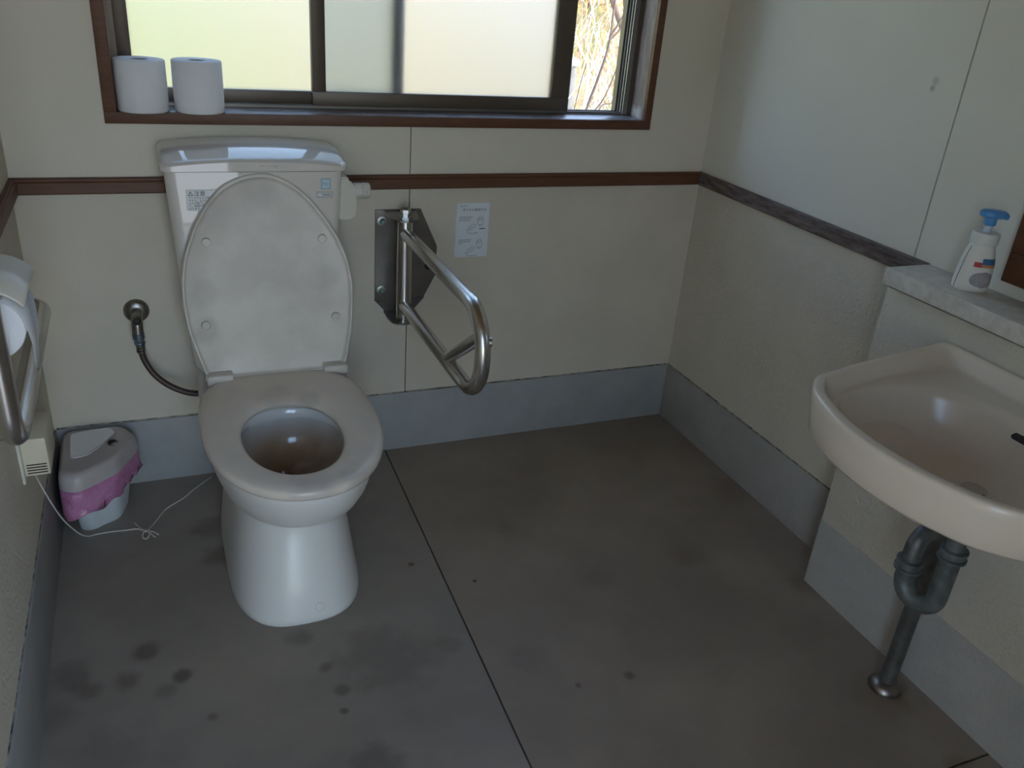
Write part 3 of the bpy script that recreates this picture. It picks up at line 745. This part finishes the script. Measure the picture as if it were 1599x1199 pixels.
# roll in the holder with hanging sheet
pr_ = thing('toilet_roll', 'part-used white toilet roll hanging in the cream holder with loose sheet', 'toilet roll', (PC.x, -.845, PC.z))
r = .0475
def yring(r_, y): return [Vector((PC.x + r_ * math.cos(2 * math.pi * i / 40), y, PC.z + r_ * math.sin(2 * math.pi * i / 40))) for i in range(40)]
sec = [yring(.019, -.912), yring(r - .001, -.912), yring(r, -.910), yring(r, -.793), yring(r - .001, -.791), yring(.019, -.791)]
V = []; F = []
for s in sec: V += [tuple(p) for p in s]
for k in range(6):
    for i in range(40):
        j = (i + 1) % 40; k2 = (k + 1) % 6
        F.append([k * 40 + i, k * 40 + j, k2 * 40 + j, k2 * 40 + i])
mk('paper', V, F, M['paper'], pr_, smooth=50)
lathe('core', [(.0188, 0), (.0188, .121)], (PC.x, -.912, PC.z), (0, 1, 0), M['core'], pr_)
V = []; F = []
hang = [(PC.x + (r + .0015) * math.cos(math.radians(a)), PC.z + (r + .0015) * math.sin(math.radians(a))) for a in range(70, -1, -10)]
hang += [(PC.x + r + .0022, .815), (PC.x + r + .0015, .795), (PC.x + r - .001, .775), (PC.x + r - .004, .755), (PC.x + r - .006, .735), (PC.x + r - .008, .715)]
nh = len(hang)
for i, (x, z) in enumerate(hang):
    t = max(0, i - 7) / (nh - 8)
    ya = -.910 + t ** 1.2 * .100     # torn on a slant: near edge runs back to the far edge
    V.append((x, ya, z + (.02 * t if i == nh - 1 else 0))); V.append((x, -.793, z))
for i in range(nh - 1): F.append([2 * i, 2 * i + 1, 2 * i + 3, 2 * i + 2])
hs_ = mk('hanging_sheet', V, F, M['paper'], pr_, smooth=60)
md = hs_.modifiers.new('thick', 'SOLIDIFY'); md.thickness = .0006

cb = thing('call_box', 'cream plastic call box with louvre slots low on the left wall', 'call box', (.025, -.46, .36))
hb = box('housing', (.0, -.520, .362), (.051, -.400, .446), M['cream_plastic'], cb, bev=.003)
box('wall_plate', (0, -.535, .352), (.006, -.385, .450), M['ivory_plastic'], cb, bev=.002)
for k in range(4):
    box('louvre_slot', (.010, -.5206, .368 + .0062 * k), (.046, -.5196, .3705 + .0062 * k), M['slot'], hb)

# ================================================================== sanitary bin in the corner
sb = thing('sanitary_bin', 'grey corner sanitary bin with pink liner beside the toilet', 'bin', (.09, -.12, 0))
bp0 = fillet([(.016, -.014, 0), (.165, -.014, 0), (.203, -.085, 0), (.150, -.200, 0), (.060, -.272, 0), (.018, -.250, 0)], [.03, .03, .05, .10, .035, .03], 8, True)
bctr = (.095, -.125)
bo = radial([(p.x, p.y) for p in bp0], bctr, 96)
def bsec(s, z, sh=(0, 0), wob=0, lump=None):
    out = []
    for i, (x, y) in enumerate(bo):
        k = s + (lump(i) if lump else 0)
        out.append(Vector((bctr[0] + (x - bctr[0]) * k + sh[0], bctr[1] + (y - bctr[1]) * k + sh[1], z)))
    return out
def ft(i): return .05 * math.cos(2 * math.pi * i / 96 * 3 + 1.9)
loft('body', [bsec(.60, 0, lump=ft), bsec(.64, .006, lump=ft), bsec(.70, .05, lump=lambda i: .6 * ft(i)), bsec(.82, .11), bsec(.90, .158)], M['bin_body'], sb)
bl = loft('lid', [bsec(.93, .151), bsec(.975, .152), bsec(.985, .160), bsec(.965, .180), bsec(.93, .189), bsec(.86, .195), bsec(.78, .1955), bsec(.70, .1945)], M['bin_lid'], sb)
fo = fillet([(.040, -.050, 0), (.135, -.038, 0), (.148, -.070, 0), (.118, -.120, 0), (.085, -.165, 0), (.045, -.175, 0)], [.012, .02, .02, .03, .015, .012], 5, True)
fp_ = loft('flap', [[Vector((p.x, p.y, z)) for p in fo] for z in (.193, .1975)], M['bin_flap'], sb)
tube('flap_rim', [Vector((p.x, p.y, .1975)) for p in fo] + [Vector((fo[0].x, fo[0].y, .1975))], .0016, M['bin_lid'], fp_, n=6)
lathe('finger_notch', [(.012, 0), (.012, .004), (.0105, .0045), (.010, .001), (.001, .0008)], (.140, -.118, .1935), (.25, -.25, 1), M['slot'], sb, n=20)
# liner bag: skirt hanging out under the lid
def bw(seed, amp):
    rnd = random.Random(seed); ph_ = [(rnd.randint(3, 17), rnd.uniform(0, 6.28), rnd.uniform(.3, 1)) for _ in range(7)]
    return lambda i: amp * sum(a * math.sin(f * 2 * math.pi * i / 96 + p) for f, p, a in ph_) / 2.2
def bagsec(s, z, seed, amp, zamp):
    f1 = bw(seed, amp); f2 = bw(seed + 50, zamp); pts = bsec(s, z, lump=f1)
    out = []
    for i, p in enumerate(pts):
        a = 2 * math.pi * i / 96
        drop = .022 * max(0, math.cos(a - math.radians(250))) - .012 * max(0, math.cos(a - math.radians(-40)))
        q_ = Vector((max(p.x, .009), min(p.y, -.010), p.z + f2(i) - drop * (0.158 - z) / .085)); out.append(q_)
    return out
bag = loft('liner_bag', [bagsec(.905, .155, 1, .0, .0), bagsec(.985, .151, 2, .008, .0), bagsec(1.00, .140, 3, .02, .002), bagsec(1.01, .124, 4, .035, .004), bagsec(1.0, .108, 5, .045, .005), bagsec(1.01, .092, 6, .06, .008)], M['bag'], sb, cap0=False, cap1=False, smooth=80)
bag['label'] = 'pink plastic liner bag'
md = bag.modifiers.new('thick', 'SOLIDIFY'); md.thickness = .0008

# ================================================================== pull cord on the floor
cr = .0017
pc = thing('pull_cord', 'thin white cord from the call box trailing over the floor with a knot', 'cord', (.2, -.23, 0))
tube('cord', spline([(.022, -.519, .362), (.030, -.46, .262), (.040, -.40, .17), (.055, -.32, .075), (.066, -.26, .022), (.078, -.232, .004), (.110, -.226, cr), (.150, -.229, cr), (.176, -.231, cr), (.190, -.243, cr), (.196, -.252, .004), (.205, -.236, cr), (.222, -.205, cr), (.247, -.158, cr), (.290, -.120, cr), (.318, -.085, cr), (.352, -.048, cr), (.372, -.028, cr)], 7), cr, M['string'], pc, n=8)
tube('knot_loop', spline([(.190, -.240, .004), (.199, -.250, .005), (.203, -.268, .003), (.196, -.280, .002), (.188, -.274, .003), (.190, -.258, .006), (.200, -.247, .005)], 7), cr, M['string'], pc, n=8)
tube('loose_end', spline([(.196, -.250, .005), (.188, -.236, .002), (.176, -.215, cr), (.170, -.202, cr)], 6), cr, M['string'], pc, n=8)
tube('loose_end', spline([(.196, -.250, .005), (.206, -.260, .003), (.212, -.272, cr), (.217, -.279, cr)], 6), cr, M['string'], pc, n=8)
tube('loose_end', spline([(.196, -.250, .005), (.210, -.254, .003), (.219, -.262, cr), (.224, -.270, cr)], 6), cr, M['string'], pc, n=8)

# ================================================================== wash basin
ws = thing('wash_basin', 'almond ceramic wash basin mounted on the ledge wall with exposed trap', 'sink', (1.60, -1.39, 0))
YB = -1.392
half = [(XL, .308), (1.582, .277), (1.45, .253), (1.345, .228), (1.295, .175), (1.264, .09), (1.252, 0)]
def sym(h, r):
    p = [(x, YB + d, 0) for x, d in h] + [(x, YB - d, 0) for x, d in h[-2::-1]]
    return [(a.x, a.y) for a in fillet(p, r + r[-2::-1], 6, True)]
sc = (1.52, YB)
O = radial(sym(half, [.012, .2, .2, .03, .12, .25, .4]), sc)
I = radial(sym([(1.728, .296), (1.58, .266), (1.45, .241), (1.360, .214), (1.316, .168), (1.288, .088), (1.276, 0)], [.02, .2, .2, .03, .12, .25, .4]), sc)
TR = radial(sym([(1.712, .258), (1.57, .250), (1.45, .230), (1.380, .205), (1.335, .160), (1.307, .086), (1.295, 0)], [.02, .2, .2, .05, .12, .25, .4]), sc)
B = radial([(a.x, a.y) for a in fillet([(x, YB + d, 0) for x, d in ((1.672, 0), (1.665, .06), (1.637, .145), (1.60, .195), (1.54, .222), (1.44, .218), (1.375, .190), (1.345, .15), (1.330, .10), (1.322, 0), (1.330, -.10), (1.345, -.15), (1.375, -.190), (1.44, -.218), (1.54, -.222), (1.60, -.195), (1.637, -.145), (1.665, -.06))], .12, 4, True)], sc)
def at(o, z): return [Vector((x, y, z)) for x, y in o]
def sc_(o, k, z, c=sc): return [Vector((min(c[0] + (x - c[0]) * k, XL), c[1] + (y - c[1]) * k, z)) for x, y in o]
def mx(a, b, t, z): return [Vector((p[0] + (q_[0] - p[0]) * t, p[1] + (q_[1] - p[1]) * t, z)) for p, q_ in zip(a, b)]
dr = (1.56, YB + .02)
basin = [sc_(O, .22, .570), sc_(O, .36, .588), sc_(O, .55, .622), sc_(O, .74, .652), sc_(O, .92, .666), sc_(O, .955, .667), sc_(O, .972, .673), sc_(O, .985, .700), sc_(O, .998, .728), sc_(O, 1.0, .738), sc_(O, .994, .745),
         sc_(O, .982, .7475), mx(O, I, .80, .747), mx(O, I, .95, .7455), mx(O, I, 1.0, .742), mx(I, TR, .15, .737), mx(I, TR, .85, .718), mx(I, TR, 1.0, .715), mx(TR, B, .2, .7135), mx(TR, B, .85, .711), mx(TR, B, 1.0, .707)]
for k, z in ((.96, .690), (.90, .660), (.78, .632), (.60, .613), (.35, .603), (.10, .600)):
    basin.append([Vector((dr[0] + (x - dr[0]) * k, dr[1] + (y - dr[1]) * k, z)) for x, y in B])
bs = loft('basin', basin, M['sink'], ws, smooth=60)
# overflow slot on the wall side of the bowl
so_l = [(a.x, a.y) for a in fillet([(-1.412, .672, 0), (-1.338, .672, 0), (-1.338, .684, 0), (-1.412, .684, 0)], .006, 5, True)]
lathe('drain', [(.022, 0), (.022, .002), (.016, .003), (.001, .001)], (dr[0], dr[1], .600), (0, 0, 1), M['chrome'], ws)
sl_ = loft('overflow_slot', [[Vector((x_ + (z - .678) * .35, y, z)) for y, z in so_l] for x_ in (1.6585, 1.690)], M['slot'], ws, smooth=20)
# trap
A = Vector((1.600, -1.352, 0)); Bp = Vector((1.588, -1.283, 0)); Cc = Vector((1.673, -1.265, 0))
def zz(v, z): return Vector((v.x, v.y, z))
lathe('tailpiece', [(.0165, .40), (.0165, .60)], A, (0, 0, 1), M['pipe_blue'], ws)
tube('u_bend', fillet([zz(A, .450), zz(A, .302), zz(Bp, .302), zz(Bp, .375)], .0348, 10), .0190, M['pipe_blue'], ws, n=20)
tube('arch_pipe', fillet([zz(Bp, .368), zz(Bp, .432), zz(Cc, .432), zz(Cc, .33)], .0425, 10), .0180, M['pipe'], ws, n=20)
lathe('riser_pipe', [(.0172, .002), (.0172, .345)], Cc, (0, 0, 1), M['pipe'], ws)
for c, z in ((A, .428), (Bp, .356)):
    lathe('slip_nut', [(.020, 0), (.0265, .001), (.0265, .006), (.023, .007), (.023, .018), (.0255, .019), (.0255, .023), (.019, .024)], zz(c, z), (0, 0, 1), M['pipe_blue'], ws, n=16, smooth=25)
lathe('floor_flange', [(.036, 0), (.036, .004), (.032, .013), (.024, .019), (.018, .021)], Cc, (0, 0, 1), M['old_metal'], ws)
box('wall_bracket', (XL - .06, -1.64, .55), (XL, -1.56, .60), M['pipe'], ws, bev=.003)

# ================================================================== soap bottle on the ledge
SBc = Vector((1.806, -1.052, .839))
sp = thing('soap_bottle', 'white foam soap pump bottle with light blue head on the stone shelf', 'soap bottle', SBc)
ba = math.radians(-38)     # broad face turned towards the room
bu = Vector((math.cos(ba), math.sin(ba), 0)); bv = Vector((-bu.y, bu.x, 0))
def el(a, b, z, n=48, sh=0): return [SBc + bu * (a * math.copysign(abs(math.cos(2 * math.pi * i / n)) ** .85, math.cos(2 * math.pi * i / n)) + sh) + bv * b * math.copysign(abs(math.sin(2 * math.pi * i / n)) ** .85, math.sin(2 * math.pi * i / n)) + Vector((0, 0, z)) for i in range(n)]
bprof = [(.030, .022, 0), (.0335, .0245, .003), (.0345, .0255, .012), (.0335, .025, .035), (.031, .024, .060), (.027, .0225, .080), (.0235, .0215, .090), (.021, .0205, .095)]
bt = loft('bottle_body', [el(*p) for p in bprof], M['bottle'], sp)
def bs_r(z):
    for (a0, b0, z0), (a1, b1, z1) in zip(bprof, bprof[1:]):
        if z0 <= z <= z1:
            t = (z - z0) / (z1 - z0); return a0 + (a1 - a0) * t, b0 + (b1 - b0) * t
    return bprof[-1][:2]
def bpt(ang, z, off):
    a, b = bs_r(z); a += off; b += off
    c, s = math.cos(ang), math.sin(ang)
    return SBc + bu * a * math.copysign(abs(c) ** .85, c) + bv * b * math.copysign(abs(s) ** .85, s) + Vector((0, 0, z))
def patch(name, a0, a1, z0, z1, m, parent, off=.0004, oval=False):
    V = []; F = []; na, nz = 12, 10
    for j in range(nz + 1):
        for i in range(na + 1):
            u, v = i / na * 2 - 1, j / nz * 2 - 1
            if oval: u *= math.sqrt(max(0, 1 - v * v))
            V.append(bpt((a0 + a1) / 2 + u * (a1 - a0) / 2, (z0 + z1) / 2 + v * (z1 - z0) / 2, off))
    for j in range(nz):
        for i in range(na): F.append([j * (na + 1) + i, j * (na + 1) + i + 1, (j + 1) * (na + 1) + i + 1, (j + 1) * (na + 1) + i])
    return mk(name, V, F, m, parent, smooth=60)
D = math.radians
lg = patch('label', D(-105), D(-25), .010, .044, M['lab_grey'], sp, .0004, True)
patch('label_band', D(-85), D(-5), .058, .070, M['lab_blue'], lg, .0006)
patch('label_mark', D(-105), D(-85), .052, .062, M['lab_red'], lg, .0007)
patch('label_mark', D(-85), D(-15), .052, .058, M['lab_orange'], lg, .0006)
seam = [bpt(D(-158 + 8 * math.sin(z * 25)), z, .0003) for z in [.002 + .088 * k / 12 for k in range(13)]]
tube('side_seam', seam, .0008, M['seam'], sp, n=6)
lathe('collar', [(.0205, .094), (.0255, .095), (.0262, .100), (.0262, .114), (.0245, .118), (.012, .118), (.010, .119)], SBc, (0, 0, 1), M['bottle_cap'], sp, n=32)
lathe('pump_stem', [(.0085, .117), (.0075, .120), (.0075, .140)], SBc, (0, 0, 1), M['stem'], sp)
hd = lathe('pump_head', [(.0105, .132), (.0115, .134), (.0115, .147), (.012, .150)], SBc, (0, 0, 1), M['blue'], sp)
tp = [SBc + Vector((0, 0, 0))]
nd = Vector((.85, -.5, 0)).normalized(); nv = Vector((-nd.y, nd.x, 0))
def hsec(k, z):
    out = []
    for i in range(40):
        a = 2 * math.pi * i / 40; c, s = math.cos(a), math.sin(a)
        out.append(SBc + nd * (c * .0235 * k + (.006 if c > 0 else 0) * c * k) + nv * s * .0165 * k + Vector((0, 0, z)))
    return out
loft('pump_top', [hsec(.75, .147), hsec(.95, .149), hsec(1.0, .153), hsec(.97, .158), hsec(.8, .161), hsec(.4, .162)], M['blue'], sp)
tube('nozzle', [SBc + nd * .018 + Vector((0, 0, .152)), SBc + nd * .0305 + Vector((0, 0, .150))], .0055, M['blue'], sp)

# ================================================================== mirror at the right edge
mr_ = thing('wall_mirror', 'dark brown framed mirror on the right wall above the stone shelf', 'mirror', (W, -1.40, .868))
MY0, MY1, MZ0, MZ1 = -1.090, -1.72, .868, 1.65
fwid = .06
for lo, hi in (((W - .022, MY1, MZ0), (W - .001, MY0, MZ0 + fwid)), ((W - .022, MY1, MZ1 - fwid), (W - .001, MY0, MZ1)), ((W - .022, MY0 - fwid, MZ0 + fwid), (W - .001, MY0, MZ1 - fwid)), ((W - .022, MY1, MZ0 + fwid), (W - .001, MY1 + fwid, MZ1 - fwid))):
    box('frame', lo, hi, M['brown'], mr_, bev=.002)
box('mirror_glass', (W - .012, MY1 + fwid - .004, MZ0 + fwid - .004), (W - .004, MY0 - fwid + .004, MZ1 - fwid + .004), M['mirror'], mr_)

# ================================================================== outdoors
def terr(x, y):
    if y < 0: return -.25
    b = max(0, (y - 3.2)) * .42 + .10 * math.sin(x * 1.7 + y) * min(1, y / 3)
    return -.25 + min(b, 5.5) + .05 * math.sin(3.1 * x) * math.sin(2.3 * y)
V = []; F = []; nx, ny = 60, 50
for j in range(ny + 1):
    for i in range(nx + 1):
        x = -14 + 32 * i / nx; y = .3 + 18 * (j / ny) ** 1.2
        V.append((x, y, terr(x, y)))
for j in range(ny):
    for i in range(nx): F.append([j * (nx + 1) + i, j * (nx + 1) + i + 1, (j + 1) * (nx + 1) + i + 1, (j + 1) * (nx + 1) + i])
def meadow():
    m = M['soil']; nt = m.node_tree; n = nt.nodes; l = nt.links; b = n['Principled BSDF']
    old = b.inputs['Base Color'].links[0].from_socket
    tc = n.new('ShaderNodeTexCoord'); sp_ = n.new('ShaderNodeSeparateXYZ'); l.new(tc.outputs['Object'], sp_.inputs[0])
    no = n.new('ShaderNodeTexNoise'); no.inputs['Scale'].default_value = .9; l.new(tc.outputs['Object'], no.inputs['Vector'])
    ad = n.new('ShaderNodeMath'); ad.operation = 'MULTIPLY_ADD'; l.new(no.outputs['Fac'], ad.inputs[0]); ad.inputs[1].default_value = 2.0; l.new(sp_.outputs['X'], ad.inputs[2])
    mr = n.new('ShaderNodeMapRange'); mr.inputs['From Min'].default_value = -.2; mr.inputs['From Max'].default_value = 1.6; l.new(ad.outputs[0], mr.inputs['Value'])
    mx_ = n.new('ShaderNodeMix'); mx_.data_type = 'RGBA'; l.new(mr.outputs[0], mx_.inputs[0])
    mx_.inputs[6].default_value = (0.25, 0.235, 0.075, 1)      # green grass on the left part of the bank
    l.new(old, mx_.inputs[7]); l.new(mx_.outputs[2], b.inputs['Base Color'])
meadow()
hl = mk('hillside', V, F, M['soil'], smooth=60); struct(hl, 'straw coloured grassy bank outside the window')
gr = mk('ground', [(-40, -40, -.27), (60, -40, -.27), (60, 30, -.27), (-40, 30, -.27)], [[0, 1, 2, 3]], M['gravel']); struct(gr, 'pale gravel ground outside')
# grass blades on the bank seen through the gap
V = []; F = []
for k in range(5200):
    y = random.uniform(1.2, 9); x = .75 + (y + 2.2) * .53 + random.uniform(-1.6, 1.6) * (.3 + y / 6)
    z = terr(x, y); h = random.uniform(.12, .45); a = random.uniform(0, 6.28); w_ = random.uniform(.004, .010)
    dx, dy = math.cos(a) * w_, math.sin(a) * w_; lx, ly = random.gauss(0, .1), random.gauss(0, .1)
    n0 = len(V)
    V += [(x - dx, y - dy, z - .01), (x + dx, y + dy, z - .01), (x + lx * .4 + dx * .7, y + ly * .4 + dy * .7, z + h * .6), (x + lx * .4 - dx * .7, y + ly * .4 - dy * .7, z + h * .6), (x + lx, y + ly, z + h)]
    F += [[n0, n0 + 1, n0 + 2, n0 + 3], [n0 + 3, n0 + 2, n0 + 4]]
gs = mk('dry_grass', V, F, M['grass']); gs['kind'] = 'stuff'; tag(gs, 'dry and green grass blades growing on the bank', 'grass')
V = []; F = []
for k in range(900):
    y = random.uniform(2.0, 8); x = .75 + (y + 2.2) * .53 + random.uniform(-1.2, 1.2) * (.3 + y / 6)
    z = terr(x, y); h = random.uniform(.3, .9); a = random.uniform(0, 6.28); w_ = .006
    dx, dy = math.cos(a) * w_, math.sin(a) * w_; lx, ly = random.gauss(0, .25), random.gauss(0, .25); n0 = len(V)
    V += [(x - dx, y - dy, z - .01), (x + dx, y + dy, z - .01), (x + lx + dx, y + ly + dy, z + h), (x + lx - dx, y + ly - dy, z + h)]
    F += [[n0, n0 + 1, n0 + 2, n0 + 3]]
gs = mk('dead_stalks', V, F, M['straw']); gs['kind'] = 'stuff'; tag(gs, 'pale dead stalks leaning across the bank', 'stalks')
# bare shrub just outside the open gap
sh = thing('bare_shrub', 'leafless shrub with thin branches outside the open window gap', 'shrub', (2.10, 1.5, terr(2.1, 1.5)))
zb_ = terr(2.1, 1.5)
stems = [[(2.08, 1.5, zb_), (2.13, 1.5, .45), (2.222, 1.5, .78), (2.27, 1.5, .94), (2.305, 1.5, 1.10), (2.32, 1.52, 1.35), (2.33, 1.5, 1.7)],
         [(2.305, 1.5, 1.10), (2.36, 1.5, 1.16), (2.43, 1.5, 1.30), (2.50, 1.48, 1.5)],
         [(2.31, 1.5, 1.12), (2.38, 1.5, 1.25), (2.44, 1.5, 1.45)],
         [(2.10, 1.52, zb_), (2.22, 1.52, .62), (2.33, 1.52, .86), (2.40, 1.52, 1.10), (2.44, 1.52, 1.5)],
         [(2.12, 1.48, zb_), (2.25, 1.48, .70), (2.36, 1.48, .84), (2.50, 1.48, 1.02)],
         [(2.06, 1.5, zb_), (2.14, 1.5, .60), (2.17, 1.5, .85), (2.20, 1.5, 1.0)]]
for i, s in enumerate(stems): tube('branch', spline(s, 5), .010 if i == 0 else .0055, M['twig'], sh, n=7, taper=.35)
t2_ = thing('bare_tree', 'bare leaning tree trunk on the bank behind the shrub', 'tree', (4.3, 4.2, terr(4.3, 4.2)))
zt_ = terr(4.3, 4.2)
for i, s in enumerate([[(4.3, 4.2, zt_), (4.05, 4.2, .75), (3.85, 4.2, 1.05), (3.62, 4.2, 1.45), (3.40, 4.2, 1.9)], [(3.95, 4.2, .9), (3.86, 4.22, 1.3), (3.84, 4.2, 1.9)]]):
    tube('trunk' if i == 0 else 'branch', spline(s, 5), .035 if i == 0 else .018, M['twig'], t2_, n=8, taper=.5)
def bush(name, label, c, rad, n, m, group):
    z = terr(c[0], c[1]); t = thing(name, label, 'shrub', (c[0], c[1], z), group)
    for k in range(5):
        a = random.uniform(0, 6.28)
        tube('stem', [(c[0], c[1], z - .02), (c[0] + .3 * rad * math.cos(a), c[1] + .3 * rad * math.sin(a), z + rad * .7), (c[0] + .6 * rad * math.cos(a), c[1] + .6 * rad * math.sin(a), z + rad * 1.5)], .008, M['twig'], t, n=6, taper=.4)
    V = []; F = []
    for k in range(n):
        d = Vector((random.gauss(0, 1), random.gauss(0, 1), random.gauss(0, 1))).normalized() * rad * random.uniform(.35, 1) ** .5
        p = Vector((c[0], c[1], z + rad * .95)) + d
        u = Vector((random.gauss(0, 1), random.gauss(0, 1), random.gauss(0, 1))).normalized(); v = u.orthogonal().normalized(); s = random.uniform(.018, .04); n0 = len(V)
        V += [p - u * s, p + v * s * .5, p + u * s, p - v * s * .5 + Vector((0, 0, .006))]
        F += [[n0, n0 + 1, n0 + 2], [n0, n0 + 2, n0 + 3]]
    f = mk('foliage', V, F, m, t); f['kind'] = 'stuff'
    return t
bush('dry_shrub', 'orange-leaved dry shrub on the bank beside the white-capped post', (3.35, 5.4), .55, 420, M['leaf_dry'], 'shrubs on the bank')
bush('dry_shrub', 'brown-leaved dry shrub further right on the bank', (4.45, 5.9), .50, 380, M['leaf_dry'], 'shrubs on the bank')
bush('green_shrub', 'low yellow-green shrub near the window gap', (2.75, 2.6), .32, 420, M['leaf_yel'], 'shrubs on the bank')
bush('green_shrub', 'yellow-green shrub behind the frosted left pane', (.6, 4.6), .9, 700, M['leaf_yel'], 'shrubs on the bank')
bush('green_shrub', 'wide yellow-green shrub at the far left behind the frosted pane', (-.7, 4.0), .8, 600, M['leaf_yel'], 'shrubs on the bank')
gp = thing('garden_post', 'grey post with white cap on the bank outside', 'post', (3.33, 4.0, terr(3.33, 4.0)))
zp = terr(3.33, 4.0)
lathe('post', [(.075, zp - .05), (.07, .72), (.07, .745)], (3.33, 4.0, 0), (0, 0, 1), M['post'], gp)
lathe('cap', [(.085, .745), (.09, .755), (.085, .785), (.05, .80), (.002, .805)], (3.33, 4.0, 0), (0, 0, 1), M['white_cap'], gp)
